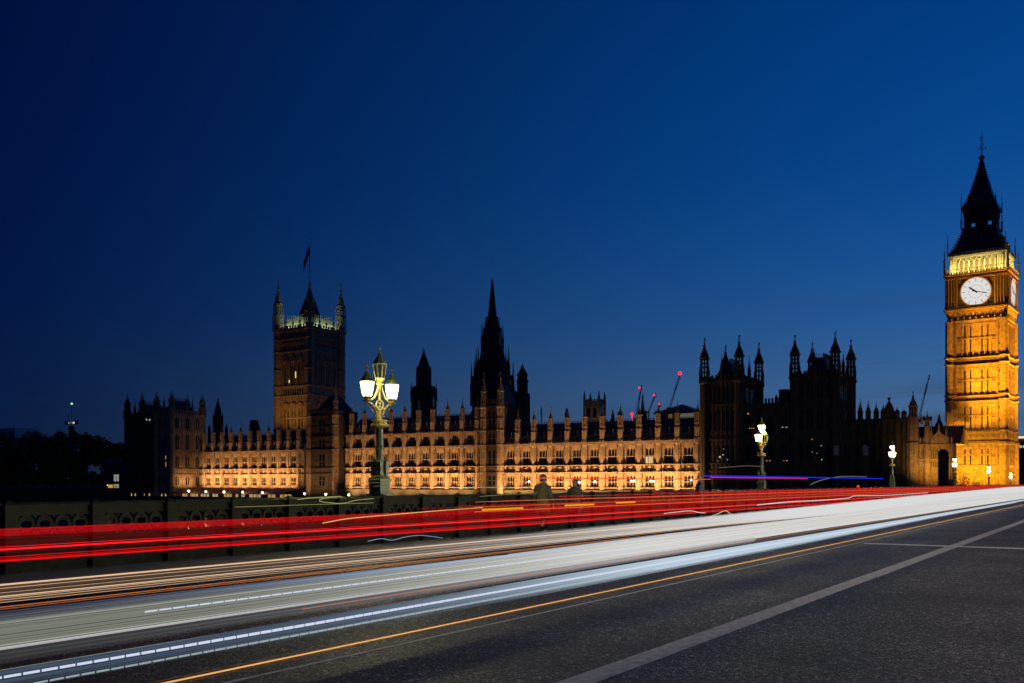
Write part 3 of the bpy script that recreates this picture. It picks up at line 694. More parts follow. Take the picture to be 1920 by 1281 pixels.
for f in (0,1):
    DC = 49.55; DRr = 3.42
    d = MB().ring((0,DC),.01,DRr,'x',-DW-.12,-DW-.02,48); d.turn(0,0,f*math.pi/2); do = T(d,'clock_dial',DIAL)
    r_ = MB().ring((0,DC),DRr,DRr+.32,'x',-DW-.30,-DW-.02,48).turn(0,0,f*math.pi/2); T(r_,'dial_rim',GILT,do)
    tk = MB()
    for k in range(12):
        a = R(90-30*k); c,s = math.cos(a), math.sin(a); w0 = .05
        q = [(-s*w0+c*2.45, c*w0+s*2.45),(s*w0+c*2.45,-c*w0+s*2.45),(s*w0+c*3.30,-c*w0+s*3.30),(-s*w0+c*3.30,c*w0+s*3.30)]
        tk.plate([(-x,DC+z) for x,z in q],'x',-DW-.15,-DW-.121)
    tk.ring((0,DC),1.62,1.66,'x',-DW-.145,-DW-.121,40)
    for k in range(48):
        a = R(7.5*k); tk.ring((-3.2*math.cos(a),DC+3.2*math.sin(a)),.0,.03,'x',-DW-.14,-DW-.121,4)
    tk.turn(0,0,f*math.pi/2); T(tk,'hour_marks',IRON,do)
    def hand(ang, L_, w1, tail, x):
        a = R(90-ang); c,s = math.cos(a), math.sin(a)
        pts = [(-tail,w1*.9),(-tail,-w1*.9),(0,-w1),(L_*.55,-w1*.85),(L_*.72,-w1*1.15),(L_,0),(L_*.72,w1*1.15),(L_*.55,w1*.85),(0,w1)]
        return MB().plate([(-(c*u-s*v),DC+s*u+c*v) for u,v in pts],'x',-DW-x-.06,-DW-x)
    T(hand(308,2.1,.20,.5,.20).turn(0,0,f*math.pi/2),'hour_hand',IRON,do); T(hand(105,3.15,.10,.9,.30).turn(0,0,f*math.pi/2),'minute_hand',IRON,do)
# belfry gallery, roof, lantern and spire
BW = 6.1
bf = MB(); bf.box(-BW+.9,-BW+.9,54.4,BW-.9,BW-.9,58.9)
T(bf,'belfry_core',STONE)
def belfry(m):
    for k in range(8):
        y = -4.2+1.2*k; m.box(-BW,y-.16,54.6,-BW+.6,y+.16,57.4)
    for k in range(7):
        y = -3.6+1.2*k
        m.plate([(y-.6,57.0),(y-.3,57.85),(y,58.25),(y+.3,57.85),(y+.6,57.0),(y+.6,58.5),(y-.6,58.5)],'x',-BW,-BW+.5)
        m.plate([(y-.5,57.5),(y,58.6),(y+.5,57.5),(y+.38,57.5),(y,58.25),(y-.38,57.5)],'x',-BW-.18,-BW)
    for s in (-1,1):
        m.box(-BW-.1,s*5.4-.75,54.6,-BW+.7,s*5.4+.75,58.5)
        for q in (4.85,5.4,5.95): m.box(-BW-.25,s*q-.09,54.8,-BW-.1,s*q+.09,58.3)
    m.box(-BW-.35,-BW-.35,58.5,-BW+.6,BW+.35,59.1)
    for k in range(14): m.box(-BW-.42,-5.3+.8*k,58.6,-BW-.35,-4.95+.8*k,59.0)
T(on_faces(belfry),'belfry_arcade',mat('pale gilded stone',(.50,.44,.26),.7,var=.2,scale=2))
def rail(m):
    for k in range(24): m.box(-DW-.35,-6.9+.6*k-.06,54.9,-DW-.2,-6.9+.6*k+.06,55.5)
    m.box(-DW-.38,-DW-.3,55.5,-DW-.17,DW+.3,55.65)
T(on_faces(rail),'gallery_rail',GILT)
rf = MB()
for (z,hw) in (): pass
prof = [(6.75,59.1),(6.55,59.5),(5.3,61.6),(4.5,63.6),(3.95,65.2),(3.75,65.9)]
rf.lathe(0,0,[(r*1.4142,z) for r,z in prof],4); 
def dormers(m):
    for (z,hw,n) in ((60.6,5.9,3),(62.7,4.9,2)):
        for k in range(n):
            y = (k-(n-1)/2)*2.1; m.box(-hw-.15,y-.3,z,-hw+1,y+.3,z+.8); m.plate([(y-.4,z+.8),(y+.4,z+.8),(y,z+1.5)],'x',-hw-.2,-hw+.8)
    for k in range(22): m.box(-6.75,-6.3+.6*k-.05,59.1,-6.65,-6.3+.6*k+.05,59.9)
    for k in range(8): 
        z = 60+k*.75; hw = 6.4-(z-59.3)*.43; m.box(-hw-.22,-hw-.22,z,-hw+.1,-hw+.1,z+.3)
rd = on_faces(dormers); rf.add(rd.v,rd.f); T(rf,'lower_roof',SLATE)
ln_ = MB()
def lanternst(m):
    m.box(-3.9,-3.9,65.9,-3.4,3.9,66.5)
    for k in range(6): m.box(-3.5,-3.2+1.28*k-.17,66.5,-3.1,-3.2+1.28*k+.17,69.2)
    m.box(-3.55,-3.5,69.2,-3.0,3.5,70.9); m.box(-4.1,-4.1,70.9,-3.2,4.1,71.5)
    for k in range(12): m.box(-3.65,-3.2+.58*k-.05,69.3,-3.55,-3.2+.58*k+.05,70.8)
ln_ = on_faces(lanternst); ln_.box(-1.2,-1.2,66,1.2,1.2,70); T(ln_,'lantern_stage',IRON)
spp = [(4.1,71.5),(3.75,71.9),(2.9,73.8),(2.1,76.4),(1.35,79.3),(.75,81.9),(.42,83.8),(.42,84.1)]
sp_ = MB(); sp_.lathe(0,0,[(r*1.4142,z) for r,z in spp],4)
def crockets(m):
    for k in range(18):
        z = 72+k*.65; t_ = 0
        for (r0,z0),(r1,z1) in zip(spp,spp[1:]):
            if z0 <= z <= z1: t_ = r0+(r1-r0)*(z-z0)/(z1-z0)
        if t_: m.box(-t_-.14,-t_-.14,z,-t_+.1,-t_+.1,z+.22)
ck = on_faces(crockets); sp_.add(ck.v,ck.f); T(sp_,'spire',SLATE)
fn_ = MB(); fn_.lathe(0,0,[(.3,84.0),(.75,84.6),(.75,85.0),(.3,85.2),(.14,85.6),(.12,89.3),(.3,89.5),(.3,89.9),(.06,90.2),(.04,91.0)],8)
for a in range(4):
    c,s = math.cos(a*math.pi/2), math.sin(a*math.pi/2)
    fn_.tube([(0,0,86.3),(.5*c,.5*s,87.2),(.95*c,.95*s,87.0)],.07,5); fn_.lathe(.95*c,.95*s,[(.02,86.7),(.16,86.9),(.02,87.2)],6); fn_.tube([(0,0,87.6),(.45*c,.45*s,88.2)],.06,5)
T(fn_,'finial',GILT)
for (h,zz,r0,z1) in ((7.2,54.8,.28,61.2),(6.6,59.2,.16,65.0),(3.95,65.9,.22,71.0),(3.95,71.5,.13,75.2)):
    for s in (-1,1):
        for t_ in (-1,1):
            m = MB().lathe(s*h,t_*h,[(r0,zz),(r0,zz+(z1-zz)*.45),(r0*1.5,zz+(z1-zz)*.5),(r0*.5,zz+(z1-zz)*.55),(r0*.35,zz+(z1-zz)*.8),(r0*1.3,zz+(z1-zz)*.82),(r0*.3,zz+(z1-zz)*.86),(.03,z1)],6)
            m.box(s*h-.45*r0/.2,t_*h-.05,zz+(z1-zz)*.7,s*h+.45*r0/.2,t_*h+.05,zz+(z1-zz)*.72); T(m,'pinnacle',IRON)
# ------------------------------------------------------------------ square flag tower
VX, VY, VH = 325.0, 324.9, 10.4
vt = empty('square_tower', 'massive square gothic tower with four corner turrets and a flagpole', 'tower', (VX,VY,-.3))
m = MB().box(-VH,-VH,-.5,VH,VH,72.4)
def vface(m):
    for (z,e) in ((26,.4),(31.5,.4),(41.8,.4),(46.2,.5),(62.3,.5),(68.2,.6),(72.0,.8)): m.box(-VH-e,-VH-e,z,-VH,VH+e,z+.6)
    for k in range(10):
        y = -6.75+1.5*k; m.box(-VH-.25,y-.15,10,-VH,y+.15,72)
    for k in range(3):
        y = -4.5+4.5*k
        for s in (-1,1): m.box(-VH-.5,y+s*1.75-.2,46.8,-VH,y+s*1.75+.2,58)
        m.ring((y,56.5),1.75,2.2,'x',-VH-.55,-VH,10,0,math.pi); m.ring((y,37),1.5,1.95,'x',-VH-.55,-VH,10,0,math.pi)
        m.plate([(y-1.9,58.3),(y,60.9),(y+1.9,58.3),(y+1.5,58.3),(y,60.2),(y-1.5,58.3)],'x',-VH-.5,-VH)
    for k in range(12): m.plate([(-7+1.2*k-.45,65),(-7+1.2*k,66.4),(-7+1.2*k+.45,65),(-7+1.2*k+.45,66.8),(-7+1.2*k-.45,66.8)],'x',-VH-.4,-VH)
    for k in range(9): m.box(-VH-.6,-7.4+1.75*k,72.6,-VH-.1,-6.5+1.75*k,74.8)
    m.box(-VH-.5,-8.3,72.6,-VH-.2,8.3,73.6)
    for k in range(3): m.lathe(-VH-.3,-4.5+4.5*k,[(.4,72),(.4,75.5),(.6,75.7),(.1,77.6)],6)
k = on_faces(vface); m.add(k.v,k.f); m.build('shaft', STONE, vt)
wv = MB()
def vwin(m):
    for k in range(3):
        y = -4.5+4.5*k
        for s in (-.85,.85): m.plate(arch_pts(y+s-.6,y+s+.6,47.5,54.5,56.5),'x',-VH-.12,-VH+.02); m.plate(arch_pts(y+s-.5,y+s+.5,28,34,36.5),'x',-VH-.12,-VH+.02)
    for k in range(9): m.box(-VH-.08,-6+1.5*k-.38,63.2,-VH+.02,-6+1.5*k+.38,66.2); m.box(-VH-.08,-6+1.5*k-.38,42.6,-VH+.02,-6+1.5*k+.38,45.2)
on_faces(vwin,(0,1)).each('window', GLASS, vt)
for i,(s,t_) in enumerate(((-1,-1),(-1,1),(1,-1),(1,1))):
    q = MB(); c = VH-.2; r = 2.2
    q.lathe(s*c,t_*c,[(r,-.5),(r,72),(r*1.2,72.4),(r*1.2,73.2),(r*.95,73.6),(r*.95,75)],8)
    for z in (26,31.5,41.8,46.2,54,62.3,68.2): q.lathe(s*c,t_*c,[(r,z),(r*1.12,z+.2),(r*1.12,z+.6),(r,z+.8)],8)
    open_stage(q,s*c,t_*c,r*.9,75,80.5); open_stage(q,s*c,t_*c,r*.86,80.6,85.2); q.lathe(s*c,t_*c,pinnacle_prof(r*.85,85.2,97),8)
    for k in range(4):
        a = k*math.pi/2+math.pi/4; q.lathe(s*c+r*1.1*math.cos(a),t_*c+r*1.1*math.sin(a),[(.25,72.5),(.25,79.5),(.05,81.5)],4); q.lathe(s*c+r*1.0*math.cos(a),t_*c+r*1.0*math.sin(a),[(.18,80.5),(.18,84),(.03,86)],4)
    q.build('turret', STONE, vt)
rr_ = MB().frus(-9,-9,9,9,72.4,78.6,1.5); 
for f in range(4):
    k = MB()
    for j in range(12): k.box(-7.6,-7+1.25*j,78.6,-7.4,-6.8+1.25*j,80.0)
    k.turn(0,0,f*math.pi/2); rr_.add(k.v,k.f)
rr_.build('roof', mat('pale painted iron roof', (.28,.30,.27), .6, var=.2, scale=1), vt)
MB().frus(-4,-4,4,4,78.6,88,2.2).lathe(0,0,[(1.8,88),(2.1,88.4),(1.0,90.5),(.4,94)],8).build('flag_base', IRON, vt)
MB().lathe(0,0,[(.22,93),(.14,119.4),(.32,119.6),(.32,120.1),(.02,120.4)],8).build('flagpole', IRON, vt)
fl = MB(); n = 10
vv = []; 
for i in range(n+1):
    u = i/n
    for j in range(4):
        h_ = 1-j/3
        vv.append((.2-.2*u, .25+3.6*u**.9+.25*math.sin(6*u+j), 113.5-6.5*u**1.3-(1-h_)*(3.6+2.0*u)))
fl.add(vv,[(i*4+j,(i+1)*4+j,(i+1)*4+j+1,i*4+j+1) for i in range(n) for j in range(3)])
FLAG = bpy.data.materials.new('union flag cloth'); FLAG.use_nodes = True
_t = FLAG.node_tree; _b = _t.nodes['Principled BSDF']; _c = _t.nodes.new('ShaderNodeTexCoord'); _w = _t.nodes.new('ShaderNodeTexWave'); _w.inputs['Scale'].default_value = .5
_r = _t.nodes.new('ShaderNodeValToRGB'); _r.color_ramp.interpolation = 'CONSTANT'; _e = _r.color_ramp.elements; _e[0].color = (.02,.03,.12,1); _e[1].position = .55; _e[1].color = (.5,.5,.5,1); _q = _e.new(.75); _q.color = (.35,.02,.03,1)
_t.links.new(_c.outputs['Object'],_w.inputs['Vector']); _t.links.new(_w.outputs[0],_r.inputs[0]); _t.links.new(_r.outputs[0],_b.inputs['Base Color'])
fo = fl.build('flag', FLAG, vt); sm = fo.modifiers.new('thickness','SOLIDIFY'); sm.thickness = .03
for (px,py,h_) in ((544,715.5,.7),(556,703,1.5)):
    y,z = onX(px,py,VX-VH); MB().box(VX-VH-.6,y-.3,z-h_,VX-VH-.55,y+.3,z+h_).build('lit_window', WARMWIN, vt, (-VX,-VY,.3))

# ------------------------------------------------------------------ central spire and other roofscape towers
def lz(px, py, X): return onX(px, py, X)
SXc = 300; cyc, _ = lz(923, 700, SXc); 
def sz(py, X=SXc, px=923): return onX(px,py,X)[1]
cs = empty('spire_tower', 'tall dark octagonal stepped spire over the centre of the palace', 'tower', (SXc,cyc,-.3))
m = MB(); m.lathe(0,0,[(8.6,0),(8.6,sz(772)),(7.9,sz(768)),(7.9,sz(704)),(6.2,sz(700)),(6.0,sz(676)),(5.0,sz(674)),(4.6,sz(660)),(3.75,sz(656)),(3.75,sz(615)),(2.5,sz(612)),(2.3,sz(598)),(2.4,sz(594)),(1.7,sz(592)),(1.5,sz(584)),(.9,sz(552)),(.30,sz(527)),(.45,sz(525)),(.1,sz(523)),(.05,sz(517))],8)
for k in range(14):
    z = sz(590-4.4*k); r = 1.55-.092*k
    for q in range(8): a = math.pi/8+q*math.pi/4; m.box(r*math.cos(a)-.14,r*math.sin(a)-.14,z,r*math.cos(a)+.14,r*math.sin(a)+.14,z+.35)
m.build('shaft', DIMSTONE, cs)
pn = []
for ring_r, zb_, zt_, rr in ((8.1,sz(730),sz(676),.55),(6.3,sz(690),sz(648),.45),(4.2,sz(640),sz(606),.32),(2.75,sz(615),sz(594),.25)):
    for q in range(8):
        a = math.pi/8+q*math.pi/4
        MB().lathe(ring_r*math.cos(a),ring_r*math.sin(a),[(rr,zb_-6),(rr,zb_),(rr*1.2,zb_+.2),(rr*.7,zb_+(zt_-zb_)*.4),(.06,zt_)],5).build('pinnacle', DIMSTONE, cs)
wn = MB()
for q in range(8):
    k = MB(); k.plate(arch_pts(-.55,.55,sz(648),sz(628),sz(622)),'x',-3.62,-3.4); 
    for s in (-1.3,1.3): k.plate(arch_pts(s-.8,s+.8,sz(752),sz(722),sz(712)),'x',-7.42,-7.2)
    k.turn(0,0,q*math.pi/4); k.each('window', GLASS, cs)
MB().box(-3.5,-.25,sz(648),-3.44,.25,sz(622)).turn(0,0,R(30)).build('lit_window', emit('painted sky in lantern',(.06,.16,.34),.5), cs)  # no window: a glowing pane painted as sky showing through the opening
# the block and turret attached to its right
X2 = 285; y2,_ = onX(979.5,700,X2); ts = empty('stair_turret', 'slim dark octagonal turret with pointed cap right of the central spire', 'tower', (X2,y2,-.3))
z_ = lambda py: onX(979.5,py,X2)[1]
m = MB().lathe(0,0,[(1.95,0),(1.95,z_(717)),(2.2,z_(714)),(2.2,z_(712)),(1.8,z_(711)),(1.8,z_(704)),(2.1,z_(702)),(1.2,z_(694)),(.55,z_(688)),(.65,z_(687)),(.2,z_(684)),(.1,z_(680))],8)
m.build('shaft', DIMSTONE, ts); MB().lathe(0,0,[(2.0,z_(760)),(2.3,z_(758)),(2.3,z_(756)),(2.0,z_(755))],8).build('string_course', DIMSTONE, ts)
ya,_ = onX(960,770,280); yb,_ = onX(900,770,280)
hb = empty('hall_block', 'dark gabled block under the central spire with three lit tall windows', 'building', (280,(ya+yb)/2,-.3))
bl = MB().box(-3,(ya-yb)/2,0,12,(yb-ya)/2,onX(940,733,280)[1])
for k in range(9): y = (ya-yb)/2+(yb-ya)*k/8; bl.lathe(-3,y,[(.5,0),(.5,onX(940,722,280)[1]),(.1,onX(940,712,280)[1])],5)
bl.build('wall', DIMSTONE, hb)
bl = MB(); a_ = (ya-yb)/2
bl.plate([(a_+.1,onX(940,733,280)[1]),(a_+6.5,onX(940,733,280)[1]),(a_+6.5,onX(962,694,280)[1])],'x',0,3); bl.build('flying_buttress', DIMSTONE, hb)
for (px,py,h_,w2) in ((919,782,1.8,.35),(947.5,783,1.9,.35),(952,783,1.9,.35),(970,782,1.5,.35)):
    y,z = onX(px,py,276.5); MB().box(276.75,y-w2*.6,z-h_,276.85,y+w2*.6,z+h_).build('lit_window', emit('hall window',(1,.78,.36),.7), hb, (-280,-(ya+yb)/2,.3))
def vz(px,X): return lambda py: onX(px,py,X)[1]
def octo_tower(nm, label, px, X, prof, pins=(), mt=DIMSTONE, n=8, cat='tower'):
    y,_ = onX(px,700,X); f = vz(px,X); t = ST*0+math.hypot(1,0)
    depth = X*CT+y*ST; px2m = depth/FPX
    r = empty(nm, label, cat, (X,y,-.3))
    p = [(prof[0][0]*px2m,0)]+[(a*px2m,f(b)+.3) for a,b in prof]
    MB().lathe(0,0,p,n).build('shaft', mt, r)
    for (rad,b0_,b1_,w0) in pins:
        for q in range(8):
            a = math.pi/8+q*math.pi/4
            MB().lathe(rad*px2m*math.cos(a),rad*px2m*math.sin(a),[(w0*px2m,f(b0_)-4),(w0*px2m,f(b0_)),(.05,f(b1_))],5).build('pinnacle', mt, r)
    wn = MB()
    a,b = prof[0][0]*px2m*.93, f(prof[0][1]); zt = f(prof[1][1])
    for q in range(n):
        k = MB().plate(arch_pts(-a*.16,a*.16,zt-a*1.7,zt-a*.75,zt-a*.4),'x',-a-.06,-a+.3).turn(0,0,q*2*math.pi/n); k.each('window', GLASS, r)
    return r
octo_tower('ventilation_tower', 'dark stepped spired tower behind and right of the nearest lamp', 794.5, 330, [(25,735),(25,731),(22,726),(15,723),(14,697),(15,695),(12.5,690),(6,672),(3,664),(1.2,655),(.4,652)], ((25,735,718,1.2),(14,697,684,.9)))
octo_tower('stepped_tower', 'small dark stepped spire above the left palace wing', 408.7, 330, [(10.5,818),(10.5,812),(9.3,781),(7,779),(6.3,768),(5,766),(3,757),(1.5,752),(.5,747)], ((9.5,783,772,.7),))
for px,b,t_ in ((392.5,815,795),(424.5,815,795)):
    octo_tower('corner_turret', 'thin dark turret just '+('left' if px < 400 else 'right')+' of the small stepped spire', px, 326, [(2.8,b),(2.8,804),(3.2,803),(1.8,800),(.5,t_)], (), cat='turret')
octo_tower('vent_stack', 'blunt dark roof stack between the stepped spire and the square tower', 476.5, 300, [(10,815),(9.5,800),(8,790),(8.5,789),(6,788)], ())
for px,b,t_,X in ((839,780,756,262),(867.5,780,753,262),(1095,0,0,0),):
    if X: octo_tower('roof_pinnacle', 'dark roof pinnacle '+('first' if px < 850 else 'second')+' left of the central spire base', px, X, [(3.5,b),(3.5,772),(4.2,771),(2,765),(.8,760),(.3,t_)], (), cat='pinnacle')
octo_tower('roof_cupola', 'small dark capped stack above the lit wing, left of the battlemented tower', 1063, 262, [(4,784),(4,778),(4.5,777),(3,772),(2,768),(.5,765)], (), cat='cupola')
octo_tower('roof_finial', 'thin beaded roof finial right of the central spire turret', 1015, 285, [(1,785),(1,779),(2.2,778.5),(.8,776),(2.2,774.5),(.7,772),(1.8,770),(.3,763)], (), cat='finial')
octo_tower('church_spire', 'slim dark pointed church spire among the red lit cranes', 1205, 420, [(9,788),(8,778),(4,772),(3.4,768),(2,755),(1.2,748),(1.8,747),(.3,738)], ((7,775,766,.9),))
octo_tower('small_spire', 'plain dark little spire right of the battlemented tower', 1149, 300, [(4,788),(3.5,784),(2.0,776),(.3,767)], (), cat='spire')
octo_tower('ridge_pinnacle', 'dark pinnacled ridge turret above the lit wing left of the cranes', 1163, 270, [(4.5,788),(4.2,779),(5,778),(2,772),(1,768),(.3,762)], ((4.5,780,770,.7),), cat='pinnacle')
# battlemented church tower
XC = 420; yc,_ = onX(1115,760,XC); zc = vz(1115,XC); s_ = (XC*CT+yc*ST)/FPX
ch = empty('church_tower', 'square battlemented church tower with four corner pinnacles, faintly lit', 'tower', (XC,yc,-.3), R(6))
hw = 16.5*s_/1.14; m = MB().box(-hw,-hw,0,hw,hw,zc(752))
for s in (-1,1):
    for t_ in (-1,1): m.box(s*hw-.5,t_*hw-.5,0,s*hw+.5,t_*hw+.5,zc(750))
for k in range(5):
    for f in range(4):
        q = MB().box(-hw-.1,-hw+.4+k*hw*.42,zc(752),-hw+.5,-hw+.4+k*hw*.42+hw*.22,zc(748)); q.turn(0,0,f*math.pi/2); m.add(q.v,q.f)
m.box(-hw-.3,-hw-.3,zc(762),hw+.3,hw+.3,zc(760)); m.build('wall', STONE, ch)
for s in (-1,1):
    for t_ in (-1,1): MB().lathe(s*hw,t_*hw,[(.65,zc(750)),(.65,zc(744)),(.1,zc(733))],5).build('pinnacle', STONE, ch)
wn = MB()
for f in range(4):
    q = MB()
    for s in (-.42,.42): q.plate(arch_pts(s*hw-hw*.24,s*hw+hw*.24,zc(783),zc(768),zc(764)),'x',-hw-.06,-hw+.1)
    q.turn(0,0,f*math.pi/2); q.each('louvre_window', GLASS, ch)
# hip-roofed block behind the lit wing
XH = 330; yh0,_ = onX(1303,775,XH); yh1,_ = onX(1228,775,XH); zh = vz(1266,XH)
hp = empty('hip_roof_block', 'broad block with low dark pyramid roof behind the lit wing, below the cranes', 'building', (XH,(yh0+yh1)/2,-.3))
hh = (yh1-yh0)/2
MB().box(0,-hh+.8,0,2*hh,hh-.8,zh(773)).build('wall', mat('pale concrete',(.34,.33,.30),.8,var=.2,scale=.4), hp)
m = MB().frus(-.8,-hh,2*hh,hh,zh(771),zh(755),hh-.5,hh-.4); m.box(-.9,-hh-.2,zh(774),2*hh,hh+.2,zh(771)); m.build('roof', SLATE, hp)
MB().box(-.06,-hh*.95,zh(783),-.01,-hh*.15,zh(774.5)).build('window', emit('dim office glass',(.55,.6,.45),.16), hp); MB().box(-.06,hh*.12,zh(783),-.01,hh*.32,zh(774.5)).build('window', emit('dim office glass warm',(.8,.45,.15),.13), hp)

# ------------------------------------------------------------------ cranes with red lamps
REDL = emit('red aviation lamp', (1,.012,.03), 3); REDH = emit('red aviation lamp core', (1,.35,.2), 8)
CRAN = mat('crane red steel', (.14,.02,.02), .5, var=.2)
def crane(label, base, tip, X, lampr, cable=None, lamp_at=None, light=True):
    y0,z0 = onX(*base,X); y1,z1 = onX(*tip,X)
    r = empty('tower_crane', label, 'crane', (X,y0,-.3), 0, 'luffing tower cranes on the skyline')
    o = lambda m,n,mt: m.build(n,mt,r,(-X,-y0,.3))
    s_ = X*1.0/FPX*1.05; m = MB(); L_ = Vector((0,y1-y0,z1-z0)); n = max(6,int(L_.length/(s_*5)))
    A = Vector((X,y0,z0)); w0 = 1.25*s_
    for dy in (-1,1):
        for dx in (-1,1): m.tube([A+Vector((dx*w0,dy*w0,0)),A+L_+Vector((dx*w0*.5,dy*w0*.5,0))],.28*s_,4)
    for k in range(n):
        a = A+L_*(k/n); b = A+L_*((k+1)/n); q = 1 if k%2 else -1; f0 = 1-.5*k/n
        for dx in (-1,1): m.tube([a+Vector((dx*w0*f0,q*w0*f0,0)),b+Vector((dx*w0*f0,-q*w0*f0,0))],.2*s_,4)
    o(m,'jib',CRAN)
    if L_.length > 20*s_: o(MB().tube([A+L_*.55,A+L_*.8],1.1*s_,5),'jib_plating',CRAN)
    o(MB().tube([(X,y0,0),(X,y0,z0)],1.2*s_,4),'mast',CRAN)
    o(MB().box(X-2*s_,y0-.5*s_,z0-2*s_,X+2*s_,y0+6*s_,z0+1.2*s_),'counter_jib',CRAN)
    o(MB().tube([A+L_*.98,A+Vector((0,6*s_,1.5*s_))],.12*s_,3),'stay_cable',IRON)
    o(MB().tube([A+L_,A+L_*.999+Vector((0,-.6*s_,-7*s_))],.08*s_,3),'hoist_cable',IRON); o(MB().lathe(X,y1-.6*s_,[(.3*s_,z1-9*s_),(.8*s_,z1-8.4*s_),(.6*s_,z1-7*s_),(.1*s_,z1-6.6*s_)],6),'hook_block',IRON)
    if light:
        yl,zl = onX(*(lamp_at or tip),X)
        b = MB(); b.sm = True; b.lathe(X-1.6*s_,yl,[(.01,zl-lampr*s_),(lampr*s_*.8,zl-lampr*s_*.6),(lampr*s_,zl),(lampr*s_*.8,zl+lampr*s_*.6),(.01,zl+lampr*s_)],10); l = o(b,'beacon',REDL)
    return r
crane('lattice crane rising from the left of the slim church spire, red lamp at its tip', (1192.5,785), (1203,722), 520, 2.0, lamp_at=(1199.5,727.5))
crane('short leaning crane in the middle of the red lit group, right of the church spire', (1216,773), (1230,737), 520, 2.0, lamp_at=(1227,741))
crane('smallest crane just left of the pyramid roof with a red lamp', (1234,772), (1238,755), 520, 1.7, lamp_at=(1236.5,757.5))
crane('largest crane with the brightest red lamp, above the pyramid roof', (1256,765), (1275,703), 420, 3.6, lamp_at=(1275.5,700.5))
crane('unlit lattice crane standing between the range of pinnacles and the clock tower', (1722,790), (1743,702), 420, 1.0, light=False)
tag(MB().lathe(520,onX(1185,776,520)[0],[(.01,onX(1185,779,520)[1]),(.75,onX(1185,777.5,520)[1]),(.75,onX(1185,775,520)[1]),(.01,onX(1185,773.5,520)[1])],10).tube([(520,onX(1185,776,520)[0],0),(520,onX(1185,776,520)[0],onX(1185,779,520)[1])],.15,4).build('warning_beacon', REDL), 'red warning beacon low on the roofline left of the slim church spire', 'beacon')
# distant crane cab over the trees at the far left
Xl = 420; yl,_ = onX(134,795,Xl); zl = vz(134,Xl)
cr = empty('crane_cab', 'far crane head with cab and green top lamp over the dark trees', 'crane', (Xl,yl,-.3), 0, 'luffing tower cranes on the skyline')
s_ = (Xl*CT+yl*ST)/FPX
MB().box(-1,-5*s_,0,1,5*s_,zl(798)).build('mast', IRON, cr)
MB().box(-1.5,-16*s_,zl(795),1.5,16*s_,zl(789)).tube([(0,8*s_,zl(789)),(0,9*s_,zl(776))],.5*s_,4).tube([(0,0,zl(789)),(0,-1*s_,zl(757))],.25*s_,4).build('machinery_deck', IRON, cr)
MB().box(-1.7,-16*s_,zl(794.5),-1.5,-10*s_,zl(791)).build('cab_light', PALEWIN, cr); MB().box(-1.7,1*s_,zl(794),-1.5,4*s_,zl(791)).build('deck_light', emit('green deck lamp',(.1,.9,.5),.5), cr); MB().box(-1.7,-7*s_,zl(794),-1.5,-2*s_,zl(790)).build('deck_panel', emit('dull red panel',(.7,.16,.1),.25), cr)
b = MB(); b.lathe(0,-1*s_,[(.01,zl(758.5)),(2*s_,zl(757.5)),(2*s_,zl(755.5)),(.01,zl(754.5))],8); b.build('beacon', emit('green top lamp',(.35,1,.25),1.2), cr)

# ------------------------------------------------------------------ range between the twin towers and the clock tower
XR = 240
yr0,_ = onX(1777,850,XR); yr1,_ = onX(1605,850,XR)
rg = empty('yard_range', 'dark range of tall pinnacles ending in an amber lit gable beside the clock tower', 'building', (XR,(yr0+yr1)/2,-.3))
O = (-XR,-(yr0+yr1)/2,.3); ry = lambda px,py=800,X=XR: onX(px,py,X)
zr = ry(1650,785)[1]; ysp,_ = ry(1700)
m = MB(); m.box(XR,ysp,-.5,XR+9,yr1,zr)
for k in range(26): y = ysp+(yr1-ysp)*k/25; m.box(XR-.25,y-.1,0,XR,y+.1,zr-.4)
for z in (4,8.5,13,zr-.5): m.box(XR-.4,ysp,z,XR-.02,yr1,z+.35)
m.build('wall', DIMSTONE, rg, O)
for px,tp in ((1613,747),(1628,750),(1643,754),(1656,757),(1682,763),(1695,767)):
    y,_ = ry(px); z0 = ry(px,788)[1]; zm = ry(px,775)[1]; zt = ry(px,tp)[1]; 
    q = MB().lathe(XR,y,[(.62,0),(.62,z0),(.75,z0+.2),(.62,z0+.5),(.60,zm)],8).lathe(XR,y,pinnacle_prof(.62,zm+.01,zt),8)
    for k in range(5): z = zm+(zt-zm)*(.12+.08*k); rr = .68-.09*k; q.box(XR-rr,y-.06,z,XR+rr,y+.06,z+.13).box(XR-.06,y-rr,z,XR+.06,y+rr,z+.13)
    q.build('turret', DIMSTONE, rg, O)
y,_ = ry(1666.5); z0 = ry(1666,792)[1]; zt = ry(1666,745)[1]
q = MB().plate([(y-1.25,z0-3),(y+1.25,z0-3),(y+1.25,z0+2.2),(y+.9,z0+3.6),(y+.4,z0+4.6),(y,z0+5.1),(y-.4,z0+4.6),(y-.9,z0+3.6),(y-1.25,z0+2.2)],'x',XR-.1,XR+.8).lathe(XR+.4,y,[(.25,z0+4.9),(.18,z0+5.4),(.4,z0+5.6),(.4,z0+5.9),(.1,z0+6.0),(.1,zt-.7),(.35,zt-.5),(.35,zt-.1),(.05,zt)],8)
q.build('gable', DIMSTONE, rg, O)
